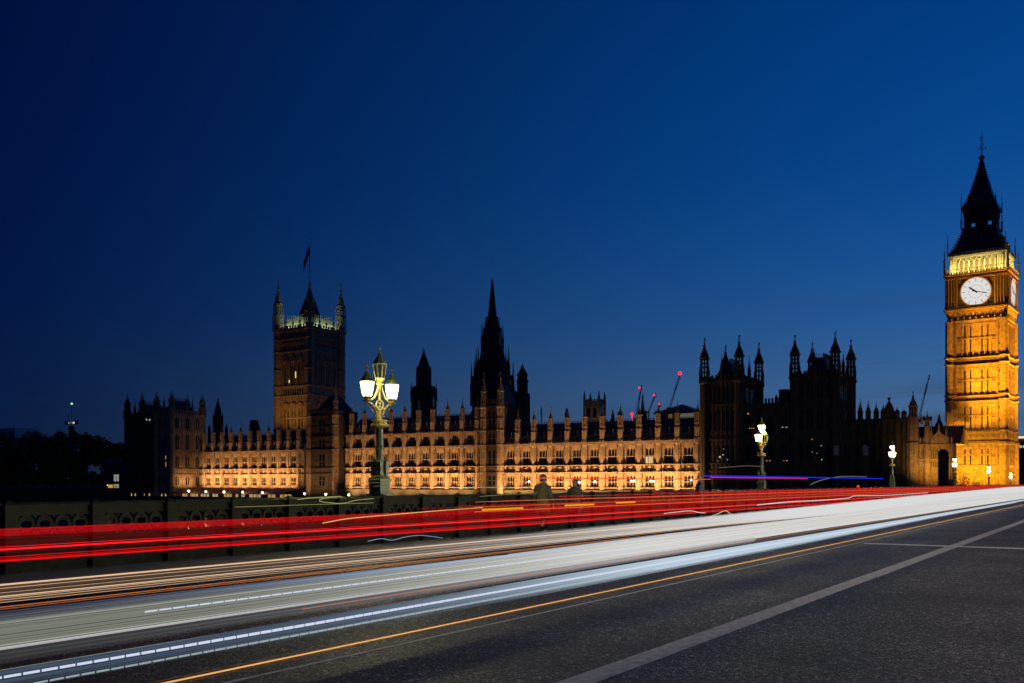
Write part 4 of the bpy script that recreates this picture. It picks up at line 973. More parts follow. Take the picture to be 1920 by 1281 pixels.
# amber side: big octagonal stair turret, wall with traceried windows, pierced gablet
y,_ = ry(1713); fz = lambda py: ry(1713,py)[1]
q = MB().lathe(XR-.6,y,[(1.15,-.5),(1.15,fz(833)),(1.35,fz(832)),(1.35,fz(830)),(1.1,fz(829)),(1.1,fz(790)),(1.05,fz(783))],8)
for k in range(8):
    a = math.pi/8+k*math.pi/4; q.tube([(XR-.6+1.12*math.cos(a),y+1.12*math.sin(a),0),(XR-.6+1.12*math.cos(a),y+1.12*math.sin(a),fz(784))],.12,4)
open_stage(q,XR-.6,y,1.0,fz(783),fz(763)); q.lathe(XR-.6,y,pinnacle_prof(.95,fz(763),fz(733)),8)
q.lathe(XR+.8,y+1.1,[(.6,fz(800)),(.6,fz(785)),(.1,fz(775))],8); q.lathe(XR+1,y-1.6,[(.4,fz(795)),(.4,fz(790)),(.05,fz(778))],8); q.build('stair_turret', STONE, rg, O)
y5,_ = ry(1739); z5 = lambda py: ry(1739,py)[1]
q = MB().lathe(XR-.3,y5,[(.75,-.5),(.75,z5(834)),(.9,z5(833)),(.7,z5(830)),(.62,z5(800))],8); open_stage(q,XR-.3,y5,.62,z5(800),z5(790)); q.lathe(XR-.3,y5,pinnacle_prof(.6,z5(790),z5(769)),8); q.build('turret', STONE, rg, O)
m = MB(); zw = ry(1740,832)[1]
m.box(XR,yr0-1,-.5,XR+6,ysp-.05,zw)
for k in range(22): yy = yr0-1+(ysp-yr0+.9)*k/21; m.box(XR-.18,yy-.08,.2,XR,yy+.08,zw-.3)
for z in (.6,3.4,7.0,zw-.4): m.box(XR-.35,yr0-1,z,XR-.01,ysp,z+.3)
k = yr0-1
while k < ysp-.4: m.box(XR-.1,k,zw,XR+.25,k+.35,zw+1.4); k += .75
yg,_ = ry(1760.5,830); m.plate([(yg-1.6,zw),(yg+1.6,zw),(yg+1.2,zw+1.8),(yg+.5,zw+2.4),(yg,zw+3.6),(yg-.5,zw+2.4),(yg-1.2,zw+1.8)],'x',XR-.2,XR+.15); m.lathe(XR,yg,[(.12,zw+3.4),(.3,zw+3.9),(.05,zw+4.9)],6)
for s in (-1.6,1.6): m.lathe(XR-.1,yg+s,[(.25,zw),(.25,zw+2.6),(.03,zw+4)],5)
m.build('gabled_wall', STONE, rg, O)
wn = MB()
for px in (1721,1731,1750,1757,1765):
    yy,_ = ry(px); b_ = ry(px,858)[1]; t_ = ry(px,842)[1]; wn.plate(arch_pts(yy-.42,yy+.42,b_,t_-.7,t_),'x',XR-.10,XR+.02); wn.box(XR-.10,yy-.4,ry(px,876)[1],XR+.01,yy+.4,ry(px,866)[1])
wn.each('window', mat('greyish leaded glass',(.10,.11,.11),.3), rg, O)
for px in (1725.5,1732): 
    yy,_ = ry(px,870); MB().box(XR-.13,yy-.22,ry(px,875)[1],XR-.11,yy+.22,ry(px,867)[1]).build('lit_window', emit('amber lit pane',(1,.45,.15),.5), rg, O)
yy,zz = ry(1761,856); MB().lathe(XR-.4,yy,[(.01,zz-.22),(.2,zz),(.01,zz+.22)],8).build('wall_lamp', emit('wall lamp',(1,.9,.6),2.5), rg, O)
rl = MB().add([(XR+5,yr0-2,zw),(XR+5,ysp,zw),(XR+11,ysp,ry(1740,800,XR+11)[1]),(XR+11,yr0-2,ry(1740,800,XR+11)[1]),(XR+18,ysp,zw),(XR+18,yr0-2,zw)],[(0,1,2,3),(3,2,4,5),(0,3,5),(1,4,2)])
for k in range(16): yy = yr0-1.5+k*.6; rl.box(XR+10.9,yy,ry(1740,800,XR+11)[1]-.1,XR+11.1,yy+.1,ry(1740,800,XR+11)[1]+.5)
yy,_ = ry(1761,790,XR+9); rl.lathe(XR+9,yy,[(1.0,zw+3),(.9,ry(1761,797,XR+9)[1]),(.35,ry(1761,787,XR+9)[1]),(.05,ry(1761,775,XR+9)[1])],8)
rl.build('roof', SLATE, rg, O)
for i,px in enumerate((1747,1734)):
    yy,_ = ry(px,790,XR+12); r_ = empty('flag', 'small dark flag above the roof beside the clock tower, '+('nearer to it' if i == 0 else 'the left one of the two'), 'flag', (XR+12,yy,ry(px,812,XR+12)[1]))
    MB().tube([(0,0,0),(0,0,4.2)],.06,5).build('pole', IRON, r_)
    f_ = MB().add([(0,.05,4.1),(0.05,.9,3.9),(0,1.5,3.2),(0,.05,3.2),(.06,.8,2.9),(0,1.4,2.5)],[(0,1,4,3),(1,2,5,4)]).build('cloth', FLAG, r_); f_.modifiers.new('t','SOLIDIFY').thickness = .02

# two stone lantern piers in front of the dark range
for px,py,lb in ((1567.5,846,'against the right twin tower'),(1622.5,846,'right of the twin towers, left of the third lamp')):
    X = 214; y,z = onX(px,py,X); r_ = empty('gate_pier', 'slim dark pier with pale cap, '+lb, 'pier', (X,y,-3.7), 0, 'pale capped piers before the dark range')
    MB().lathe(0,0,[(.5,0),(.5,z+2.7),(.56,z+2.75)],8).build('shaft', DIMSTONE, r_); MB().lathe(0,0,[(.55,z+2.75),(.58,z+2.8),(.58,z+4.6),(.5,z+4.8),(.15,z+5.0)],8).build('cap', mat('pale grey panel',(.42,.40,.38),.7,var=.2,scale=2), r_)
X = 232; y,z = onX(1769,850,X); r_ = empty('gate_pier', 'broad dark pier hiding the foot of the amber gable', 'pier', (X,y,-.3)); MB().box(-.8,-1.0,0,.8,1.0,z+.3).frus(-.9,-1.1,.9,1.1,z+.3,z+1.2,.6).build('shaft', DIMSTONE, r_)
# building at the right edge, beyond the tower
XE = 330; ye0,_ = onX(1960,820,XE); ye1,_ = onX(1902,820,XE)
eb = empty('office_block', 'dark office block at the right edge with a bright white lit cornice strip', 'building', (XE,(ye0+ye1)/2,-.3)); O2 = (-XE,-(ye0+ye1)/2,.3)
f_ = lambda py: onX(1910,py,XE)[1]
MB().box(XE,ye0,-.3,XE+20,ye1,f_(826)).box(XE+1,ye0,f_(826),XE+20,ye1-1,f_(818)).build('wall', DIMSTONE, eb, O2)
MB().box(XE-.5,ye0,f_(822),XE+.95,ye1+.2,f_(818.5)).build('lit_cornice', emit('white cornice light',(1,.86,.6),.9), eb, O2)
for k in range(7): MB().box(XE-.12,ye1-2.0-k*.9,f_(840),XE-.02,ye1-1.4-k*.9,f_(835.5)).build('lit_window', emit('white office window',(.9,.92,.9),.5) if k == 0 else bpy.data.materials['white office window'], eb, O2)
rr = MB()
for k in range(20): rr.box(XE+1,ye1-1-k*1.0,f_(818),XE+1.1,ye1-.93-k*1.0,f_(814))
rr.box(XE+1,ye0,f_(814.4),XE+1.08,ye1-.9,f_(814)); rr.build('roof_rail', IRON, eb, O2)

# ------------------------------------------------------------------ terrace: marquees, lamps, wall
kind(MB().box(205.2,40,-12,205.99,430,-2.9).build('river_wall', DIMSTONE))
AWN = mat('pink striped awning cloth', (.45,.22,.14), .8, var=.15, scale=.6)
for i,(pa,pb) in enumerate(((341,374),(375.5,411),(413,449),(451,499),(501,549))):
    ya_,_ = onX(pb,920,214); yb_,_ = onX(pa,920,214); c = (ya_+yb_)/2
    lb = ('nearest the dark end pavilion','second from the dark end pavilion','in the middle of the row','second from the right','rightmost and lowest')[i]
    r_ = empty('marquee', 'lit pink awning tent on the river terrace, '+lb, 'marquee', (214,c,-3.75), 0, 'awning tents on the river terrace')
    hw = (yb_-ya_)/2-.15; m = MB(); n = 8; vs_ = []
    for q in range(n+1):
        a = q/n; vs_ += [(-4+6.5*math.sin(a*math.pi/2)*1.0,-hw,2.0+1.7*a**.6),(-4+6.5*math.sin(a*math.pi/2),hw,2.0+1.7*a**.6)]
    m.add(vs_,[(2*q,2*q+1,2*q+3,2*q+2) for q in range(n)]); m.plate([(-hw,2.0),(hw,2.0),(hw,1.7),(-hw,1.7)],'x',-4.05,-3.99)
    cv = m.build('canopy', AWN, r_); cv.modifiers.new('t','SOLIDIFY').thickness = .04
    for s in (-1,0,1): MB().tube([(-3.9,s*hw*.97,0),(-3.9,s*hw*.97,2.0)],.06,5).build('pole', IRON, r_)
    g = MB()
    for q in range(6):
        if (q+i)%4 == 3: continue
        g.box(-.2,-hw+.3+q*hw*.32,.15,-.15,-hw+.3+q*hw*.32+hw*.26,1.7)
    g.each('lit_screen', emit('tent interior', (1,.66,.22) if i%2 == 0 else (1,.75,.35), .38), r_)
LGL = emit('terrace globe', (1,.86,.52), 16)
TL = ((354,921,'the leftmost'),(386,922,'the second from the left'),(420,922.5,'the third from the left'),(455,923,'the fourth from the left'),(492,924,'the fifth, whitest'),(571,926,'the sixth, past the last awning'),(611,927,'second to the left of the nearest street lamp'),(654,928,'the last before the nearest street lamp'))
tl0 = None
for px,py,lb in TL:
    y,z = onX(px,py,209)
    r_ = empty('terrace_lamp', 'glowing globe lamp on the river terrace, '+lb, 'lamp', (209,y,-3.75), 0, 'globe lamps along the river terrace')
    h_ = z+3.75
    MB().lathe(0,0,[(.14,0),(.07,.3),(.05,h_-.4),(.1,h_-.3)],6).build('post', IRON, r_)
    b = MB(); b.sm = True; b.lathe(0,0,[(.05,h_-.3),(.22,h_-.18),(.30,h_),(.22,h_+.2),(.02,h_+.3)],10); b.build('globe', LGL, r_)
for i,(px,py,lb) in enumerate(((992,903,'left of the two pale figures'),(1086.5,904.5,'just right of the pale figures'),(1115.5,903.3,'alone, left of the two pairs'),(1184,902,'left one of the left pair'),(1189,902,'right one of the left pair'),(1220,902,'left one of the right pair'),(1225.5,902.5,'right one of the right pair'),(1296,899.5,'last before the dark twin towers'))):
    y,z = onX(px,py,218); r_ = empty('wall_lantern', 'tiny bright globe before the right wing windows, '+lb, 'lamp', (218,y,-3.75), 0, 'globes before the right wing')
    MB().lathe(0,0,[(.12,0),(.06,.3),(.05,z+3.5)],6).build('post', IRON, r_); b = MB(); b.sm = True; b.lathe(0,0,[(.02,z+3.5),(.17,z+3.6),(.2,z+3.75),(.13,z+3.9),(.02,z+3.97)],8); b.build('globe', LGL, r_)
# small house and lamps near the water at the left
Xk = 225; yk,zk = onX(212,915,Xk); kh = empty('riverside_house', 'small dark house with a stacked pair of lit windows left of the end pavilion', 'building', (Xk,yk,-3.75)); 
MB().box(0,-5.5,0,8,6,13).add([(-.3,-5.8,13),(-.3,6.3,13),(4,6.3,15.5),(4,-5.8,15.5),(8.3,6.3,13),(8.3,-5.8,13)],[(0,1,2,3),(3,2,4,5),(0,3,5),(1,4,2)]).build('wall', DIMSTONE, kh)
def lw(px0,px1,py0,py1,m_,nm='lit_window',root=kh,X=Xk):
    y0_,_ = onX(px1,py0,X); y1_,_ = onX(px0,py0,X); za,zb_ = onX(px0,py1,X)[1], onX(px0,py0,X)[1]
    return MB().box(X-.12,y0_,za,X-.06,y1_,zb_).build(nm, m_, root, tuple(-c for c in root.location))
LW1 = emit('cool lit window',(.8,.8,.66),.32)
f1 = lw(214,223,890,902.5,LW1); f2 = lw(214,223,908,918,LW1); f3 = lw(203,212,909,917,ORWIN); lw(214,219,923,925,PALEWIN)
for f in (f1,f2):
    b0_, b1_ = [v.co.y for v in f.data.vertices], [v.co.z for v in f.data.vertices]
    q = MB(); c = (min(b0_)+max(b0_))/2; q.box(Xk-.2,c-.09,min(b1_),Xk-.13,c+.09,max(b1_)); zc_ = (min(b1_)+max(b1_))/2; q.box(Xk-.21,min(b0_),zc_-.06,Xk-.14,max(b0_),zc_+.06); q.build('glazing_bar', IRON, f)
def bulb(px,py,X,rad,m_,label,nm='distant_lamp',grp=None):
    y,z = onX(px,py,X); r_ = empty(nm,label,'lamp',(X,y,-3.75),0,grp); MB().tube([(0,0,0),(0,0,z+3.75-rad*.8)],.06,5).build('post', IRON, r_)
    b = MB(); b.sm = True; b.lathe(0,0,[(.01,z+3.75-rad),(rad*.8,z+3.75-rad*.6),(rad,z+3.75),(rad*.8,z+3.75+rad*.6),(.01,z+3.75+rad)],8); b.build('bulb', m_, r_)
WB = emit('white floodlight',(1,.9,.7),14); RB = emit('red lamp',(1,.06,.03),.9); AB = emit('amber lamp',(1,.6,.25),.7); WB2 = emit('faint white lamp',(.9,.85,.75),.6)
bulb(230,923.5,222,.5,WB,'bright white lamp between the small lit house and the end pavilion')
bulb(5,914,300,.3,AB,'faint amber lamp at the far left under the dark trees'); bulb(84,916,300,.3,RB,'faint red lamp under the trees, left of the other red one'); bulb(109.5,917,300,.28,RB,'faint red lamp under the trees, right of the other red one')
bulb(132,914.5,300,.3,WB2,'faint white lamp under the trees, left one of the pair'); bulb(138,915.5,300,.28,WB2,'faint white lamp under the trees, right one of the pair')
bulb(201.5,910,222,.26,emit('peach lamp',(1,.7,.5),1),'small peach lamp at the left corner of the small lit house')
bulb(1609,912,120,.16,RB,'small red lamp on the bridge line under the third lamp')
# pale distant block at the left edge
Xp = 520; yp0,_ = onX(28,805,Xp); yp1,_ = onX(-40,805,Xp); pb = empty('tower_block', 'pale flat roofed block above the trees at the left edge', 'building', (Xp,(yp0+yp1)/2,-.3))
hw = (yp1-yp0)/2; zt = onX(15,804,Xp)[1]
MB().box(0,-hw,0,25,hw,zt).box(-.4,-hw-.4,zt,25,hw+.4,zt+.8).build('wall', mat('white cladding',(.75,.74,.72),.7,var=.15,scale=.2), pb)
g = MB()
for k in range(4): g.box(-.06,-hw+2+k*hw*.5,zt-7,-.02,-hw+2+k*hw*.5+hw*.18,zt-2)
g.each('window', GLASS, pb)

# ------------------------------------------------------------------ trees
def tree(px, top, X, wpx, label, seed, grp='dark trees along the river left of the palace', dens=3600, base=-.35):
    y,z = onX(px,top,X); r = random.Random(seed); s_ = (X*CT+y*ST)/FPX; H = z-base; Wd = wpx*s_
    root = empty('tree', label, 'tree', (X,y,base), 0, grp)
    t = MB().tube([(0,0,0),(.1,.1,H*.25),(0,-.1,H*.5),(.1,0,H*.8)],H*.022,7,H*.006)
    cl_c = []
    for k in range(30):
        a = r.uniform(0,6.28); q = r.random(); zc_ = H*(.04+.88*q); rad = Wd*.5*math.sqrt(max(.05,1-((q-.35)/.75)**2))*r.uniform(.35,.85)
        c = Vector((rad*math.cos(a),rad*math.sin(a),zc_)); cl_c.append((c,Wd*r.uniform(.13,.24)))
        if k < 9: t.tube([(0,0,zc_*.55),c*.6+Vector((0,0,zc_*.30)),c],H*.008,5,H*.002)
    t.build('trunk', BARK, root)
    m = MB()
    for k in range(dens):
        c,rd = r.choice(cl_c); d = Vector((r.gauss(0,1),r.gauss(0,1),r.gauss(0,.8))).normalized()*rd*r.uniform(.3,1.08)
        p = c+d; a = Vector((r.gauss(0,1),r.gauss(0,1),r.gauss(0,1))).normalized(); b_ = a.orthogonal(); q = r.uniform(.4,.95)*H/20
        m.add([p-a*q,p+b_*q*.7,p+a*q,p-b_*q*.7],[(0,1,2,3)])
    m.build('crown', LEAF, root)
TRS = ((-18,812,300,90,'leftmost dark tree, cut by the frame edge under the pale block'),(30,815,300,75,'dark tree right of the pale block at the left edge'),(64,807,310,60,'dark tree with a raised crown left of the far crane'),(98,817,300,60,'low dark tree between the raised crown and the far crane'),(124,812,310,56,'dark tree just left of the far crane mast'),(157,804,300,62,'tallest dark tree, right of the far crane'),(190,820,300,56,'low dark tree left of the end pavilion'),(222,826,290,54,'lowest dark tree touching the end pavilion'))
for i,(px,tp,X,wp,lb) in enumerate(TRS): tree(px,tp,X,wp,lb,20+i)
# leafy shrubs at the foot of the clock tower
for i,(px,tp,X,wp,lb) in enumerate(((1806,893,214,40,'dark shrub at the left foot of the clock tower'),(1829,901,214,34,'lower dark shrub right of it, before the clock tower base'),(1780,896,214,30,'dark shrub between the broad pier and the clock tower'))):
    tree(px,tp,X,wp,lb,50+i,'dark shrubs before the clock tower',500)

# ------------------------------------------------------------------ people on the far footway
def skin_body(name, verts, edges, radii, mt, parent):
    me = bpy.data.meshes.new(name); me.from_pydata(verts, edges, []); o = bpy.data.objects.new(name, me); col.objects.link(o); o.parent = parent
    sk = o.modifiers.new('skin','SKIN'); 
    for v,rr in zip(me.skin_vertices[0].data, radii): v.radius = (rr,rr) if not isinstance(rr,tuple) else rr
    me.skin_vertices[0].data[0].use_root = True; sk.use_smooth_shade = True
    s = o.modifiers.new('sub','SUBSURF'); s.levels = 2; s.render_levels = 2; me.materials.append(mt); return o
SKIN = mat('skin', (.42,.26,.18), .6); 
def person(x, y, rz, h, label, coat, legs, hair, stride=.22, hood=False):
    root = empty('person', label, 'person', (x,y,.135), rz); k = h/1.75
    V, E, Rr = [], [], []
    def a(p, r, par=None):
        V.append(tuple(c*k for c in p)); Rr.append(tuple(q*k for q in r) if isinstance(r,tuple) else r*k); i = len(V)-1
        if par is not None: E.append((par,i))
        return i
    pel = a((0,0,.95),(.10,.15)); wai = a((0,0,1.12),(.095,.13),pel); che = a((.01,0,1.32),(.11,.16),wai); nk0 = a((0,0,1.46),(.07,.09),che); nk = a((.01,0,1.53),.052,nk0)
    hd = a((.02,0,1.60),(.075,.068),nk); hd2 = a((.02,0,1.68),(.095,.078),hd); a((.012,0,1.745),(.06,.055),hd2); a((.118,0,1.64),.014,hd2)      # skull and nose
    for s in (-1,1): a((.02,s*.083,1.64),.014,hd2)                                                                                         # ears
    for s in (-1,1):
        f = s*stride
        hip = a((0,s*.09,.90),.085,pel); kn = a((f*.45+.03,s*.095,.50),.056,hip); an = a((f-.03,s*.10,.10),.040,kn); a((f+.10,s*.105,.04),(.045,.032),an)
        sh_ = a((0,s*.19,1.42),.055,nk0); el_ = a((-f*.35-.04,s*.235,1.14),.042,sh_); wr = a((-f*.6+.06,s*.235,.90),.028,el_); pm_ = a((-f*.66+.085,s*.235,.83),(.018,.034),wr)
        hx, hy, hz = -f*.66+.085, s*.235, .83
        for q,(dx,l) in enumerate(((-.027,.060),(-.009,.072),(.009,.068),(.026,.052))):
            b1_ = a((hx+dx,hy,hz-.045),.009,pm_); b2_ = a((hx+dx+.008,hy-s*.008,hz-.045-l*.55),.008,b1_); a((hx+dx+.016,hy-s*.022,hz-.045-l),.007,b2_)
        t1 = a((hx+.042,hy-s*.01,hz-.010),.010,pm_); a((hx+.058,hy-s*.02,hz-.048),.008,t1)
    skin_body('body', V, E, Rr, SKIN, root)
    c = MB(); c.sm = True; vs_ = []; rows = ((.62,.185,.225),(.80,.17,.215),(.98,.155,.20),(1.12,.145,.185),(1.30,.155,.215),(1.40,.135,.225),(1.46,.10,.16),(1.52,.075,.085))
    for (z,rx,ry_) in rows:
        for q in range(14): t = 2*math.pi*q/14; vs_.append((rx*math.cos(t)*k,ry_*math.sin(t)*k,z*k))
    c.add(vs_,[(i*14+q,i*14+(q+1)%14,(i+1)*14+(q+1)%14,(i+1)*14+q) for i in range(len(rows)-1) for q in range(14)])
    for s in (-1,1):
        f = s*stride; c.tube([(0,s*.19*k,1.42*k),(-.02*k-f*.2*k,s*.225*k,1.28*k),(-f*.35*k-.04*k,s*.24*k,1.14*k),(-f*.6*k+.05*k,s*.238*k,.91*k)],.075*k,8,.048*k)
    c.build('coat', coat, root)
    t_ = MB(); t_.sm = True
    for s in (-1,1):
        f = s*stride; t_.tube([(0,s*.085*k,.95*k),(f*.25*k+.01,s*.09*k,.72*k),(f*.45*k+.03*k,s*.095*k,.50*k),((f-.03)*k,s*.10*k,.09*k)],.105*k,9,.065*k)
    t_.build('trousers', legs, root)
    s_ = MB()
    for s in (-1,1):
        f = s*stride; s_.frus((f-.09)*k,(s*.10-.05)*k,(f+.19)*k,(s*.10+.05)*k,0,.085*k,.02*k,.012*k)
    s_.build('shoes', IRON, root)
    hm = MB(); hm.sm = True
    prof_ = [(.115,1.585),(.118,1.65),(.108,1.71),(.075,1.765),(.01,1.785)] if hood else [(.095,1.62),(.104,1.67),(.097,1.72),(.066,1.765),(.01,1.78)]
    vs_ = []
    for (r_,z) in prof_:
        for q in range(13): t = R(62)+R(236)*q/12; vs_.append(((.01+r_*math.cos(t))*k,r_*.86*math.sin(t)*k,z*k))
    hm.add(vs_,[(i*13+q,i*13+q+1,(i+1)*13+q+1,(i+1)*13+q) for i in range(len(prof_)-1) for q in range(12)])
    o = hm.build('hood' if hood else 'hair', hair, root); o.modifiers.new('t','SOLIDIFY').thickness = .012
    return root
PALC = mat('pale coat cloth', (.15,.145,.09), .85, var=.1, scale=8); PAL2 = mat('dull olive jacket', (.12,.115,.075), .85, var=.1, scale=8); GRYC = mat('dark grey striped coat', (.13,.12,.12), .8, var=.3, scale=14); TRS_ = mat('dark trousers', (.03,.03,.035), .85); HAIRM = mat('dark hair', (.03,.022,.016), .6); CAPM = mat('pale cap', (.55,.52,.40), .8)
xp,_ = onY(1018,930,15.3); person(xp,15.3,0,1.80,'person in a pale coat walking along the far footway left of the slighter figure',PALC,TRS_,PALC,hood=True)
xp,_ = onY(1078,930,15.2); person(xp,15.2,math.pi,1.66,'slighter person in a dull olive jacket walking on the far footway',PAL2,TRS_,HAIRM)
xp,_ = onY(1311,930,15.7); person(xp,15.7,R(-60),1.84,'person in dark coat and pale hood standing by the parapet before the dark twin towers',GRYC,TRS_,CAPM,stride=.03,hood=True)

# ------------------------------------------------------------------ floodlights (real lamps at the foot of each lit front)
def area(name, loc, target, length, width, watts, colr, spread=R(150)):      # long side horizontal
    l = bpy.data.lights.new(name,'AREA'); l.shape = 'RECTANGLE'; l.size = length; l.size_y = width; l.energy = watts; l.color = colr; l.spread = spread
    o = bpy.data.objects.new(name,l); col.objects.link(o); o.location = loc
    z = (Vector(loc)-Vector(target)).normalized(); x = Vector((0,0,1)).cross(z).normalized(); y = z.cross(x)
    o.rotation_euler = Matrix((x,y,z)).transposed().to_euler(); return o
def strip(y0, y1, n, x, z, tx, tz, watts, colr, frac=.6):
    for k in range(n):
        a = y0+(y1-y0)*(k+.5)/n; L_ = (y1-y0)/n*frac
        l = bpy.data.lights.new('floodlight','AREA'); l.shape = 'RECTANGLE'; l.size = .3; l.size_y = L_; l.energy = watts/n; l.color = colr; l.spread = R(105)
        o = bpy.data.objects.new('floodlight',l); col.objects.link(o); o.location = (x,a,z)
        d = Vector((tx-x,0,tz-z)).normalized(); zax = -d; yax = Vector((0,1,0)); xax = yax.cross(zax).normalized()
        o.rotation_euler = Matrix((xax,yax,zax)).transposed().to_euler()
FC = (1,.48,.17)
for ys,zz,wt in ((RW,-2.9,900),(CW,-2.9,900),(LW,.5,640)):             # one flood in front of every window
    for y in ys: strip(y-.5,y+.5,1,FR-5.0,zz,FR,4.2,1.12*wt*random.uniform(.75,1.25),FC,.5)
strip(147.5,153,1,FR-7.5,-3.0,FR,8,260,FC); strip(210,221,2,FR-7.5,-3.0,FR,8,700,FC)
for y in RT+CTR+LT+[147.6,153.1,210,221.2]:                         # a small spot at the foot of each rooftop turret
    e = 4.0 if y in CTR else 0
    if y in (147.6,153.1,210,221.2): e = 6.5
    l = bpy.data.lights.new('turret_spot','SPOT'); l.energy = 85 if e < 5 else 130; l.color = FC; l.spot_size = R(44 if e < 5 else 36); l.spot_blend = .5; l.shadow_soft_size = .1
    o = bpy.data.objects.new('turret_spot',l); col.objects.link(o); o.location = (FR-2.4 if e < 5 else FR-4,y,12.0+e)
    o.rotation_euler = (Vector((FR-.3,y,16.6+e*1.02))-o.location).to_track_quat('-Z','Y').to_euler()
area('floodlight',(217,273.5,-.2),(217,277.3,3),8,.4,260,FC,R(90)); area('floodlight',(217.5,268,13),(217.5,277.3,20),7,.4,10,FC,R(90))
AM = (1,.40,.012)
for f,(k1,k2) in enumerate(((1,1),(.75,.8))):
    def tq(x,y,z):
        c,s_ = math.cos(f*math.pi/2), math.sin(f*math.pi/2); a,b = x*c-y*s_, x*s_+y*c
        return (TX+a*math.cos(TR)-b*math.sin(TR), TY+a*math.sin(TR)+b*math.cos(TR), z)
    for y in (-4,0,4):
        area('floodlight',tq(-HW-8.5,y,1.5),tq(-HW,y,8.5),1.2,.5,1250*k1,AM,R(130)); area('floodlight',tq(-HW-11,y,1.5),tq(-HW,y*.7,43),1.0,.5,5200*k2,(1,.37,.012),R(48))
area('floodlight',(XR-8,yr0+1.5,1.0),(XR,yr0+2.5,7),4,.4,520,(1,.43,.04),R(80)); area('floodlight',(XR-9,ysp-1.5,1.0),(XR,ysp-2,11),3,.4,70,(1,.55,.2),R(80))
BF = (1,.84,.30)
def tp(f,x,y,z):
    c,s = math.cos(f*math.pi/2), math.sin(f*math.pi/2); a,b = x*c-y*s, x*s+y*c
    return (TX+a*math.cos(TR)-b*math.sin(TR), TY+a*math.sin(TR)+b*math.cos(TR), z-.3)
for f in (0,1):
    area('belfry_light', tp(f,-DW-.05,0,54.75), tp(f,-BW,0,57.6), 12, .25, 2600, BF, R(170))
    area('dial_light', tp(f,-DW-2.4,0,45.2), tp(f,-DW,0,50.5), 10, .3, 30, (1,.7,.2), R(120))
area('floodlight',(VX-VH-9,VY-1,23),(VX-VH,VY,50),14,.5,1050,(1,.46,.07),R(110)); area('floodlight',(VX-2,VY-VH-10,23),(VX,VY-VH,50),14,.5,150,(1,.55,.2),R(110))
for (dx,dy) in ((-1,0),(0,-1)): area('roof_light',(VX+dx*(VH-.9),VY+dy*(VH-.9),73.3),(VX+dx*8,VY+dy*8,78),15,.3,800,(.85,1,.50))
area('floodlight',(XC-12,yc-6,28),(XC,yc,44),4,4,90,(1,.7,.35))

# ------------------------------------------------------------------ light trails drawn over the carriageway by the passing traffic
def trail_mat(name, c0, c1, s0, s1, x0, x1, streak=0, c2=None):
    m = bpy.data.materials.new(name); m.use_nodes = True; t = m.node_tree; t.nodes.clear(); L = t.links.new
    e = t.nodes.new('ShaderNodeEmission'); o = t.nodes.new('ShaderNodeOutputMaterial'); L(e.outputs[0],o.inputs[0])
    tcn = t.nodes.new('ShaderNodeTexCoord'); sp = t.nodes.new('ShaderNodeSeparateXYZ'); L(tcn.outputs['Object'],sp.inputs[0])
    mr = t.nodes.new('ShaderNodeMapRange'); mr.interpolation_type = 'SMOOTHSTEP'; mr.inputs[1].default_value = x0; mr.inputs[2].default_value = x1; L(sp.outputs[0],mr.inputs[0])
    mx = t.nodes.new('ShaderNodeMix'); mx.data_type = 'RGBA'; mx.inputs[6].default_value = (*c0,1); mx.inputs[7].default_value = (*c1,1); L(mr.outputs[0],mx.inputs[0])
    st = t.nodes.new('ShaderNodeMapRange'); st.inputs[3].default_value = s0; st.inputs[4].default_value = s1; L(mr.outputs[0],st.inputs[0])
    if streak:
        mp = t.nodes.new('ShaderNodeMapping'); mp.inputs['Scale'].default_value = (.025,0,streak); L(tcn.outputs['Object'],mp.inputs[0])
        nz = t.nodes.new('ShaderNodeTexNoise'); nz.inputs['Scale'].default_value = 1; nz.inputs['Detail'].default_value = 4; nz.inputs['Roughness'].default_value = .7; L(mp.outputs[0],nz.inputs['Vector'])
        sr = t.nodes.new('ShaderNodeMapRange'); sr.inputs[1].default_value = .32; sr.inputs[2].default_value = .68; sr.inputs[3].default_value = .12; sr.inputs[4].default_value = 1.65; L(nz.outputs[0],sr.inputs[0])
        one = t.nodes.new('ShaderNodeMix'); one.data_type = 'FLOAT'; fm = t.nodes.new('ShaderNodeMath'); fm.operation = 'MULTIPLY'; fm.inputs[1].default_value = .86; L(mr.outputs[0],fm.inputs[0]); L(fm.outputs[0],one.inputs[0]); L(sr.outputs[0],one.inputs[2]); one.inputs[3].default_value = 1.0
        mu = t.nodes.new('ShaderNodeMath'); mu.operation = 'MULTIPLY'; L(st.outputs[0],mu.inputs[0]); L(one.outputs[0],mu.inputs[1]); L(mu.outputs[0],e.inputs[1])
        if c2:
            m2 = t.nodes.new('ShaderNodeMix'); m2.data_type = 'RGBA'; m2.inputs[6].default_value = (*c2,1); L(mx.outputs[2],m2.inputs[7]); L(sr.outputs[0],m2.inputs[0]); m2.clamp_factor = True; L(m2.outputs[2],e.inputs[0])
        else: L(mx.outputs[2],e.inputs[0])
    else: L(mx.outputs[2],e.inputs[0]); L(st.outputs[0],e.inputs[1])
    return m
KZ = FPX*.9953
def zt_(y0, Y): return EYE-(y0-905)/KZ*Y       # height of a trail running at distance Y, from how low it cuts the left edge
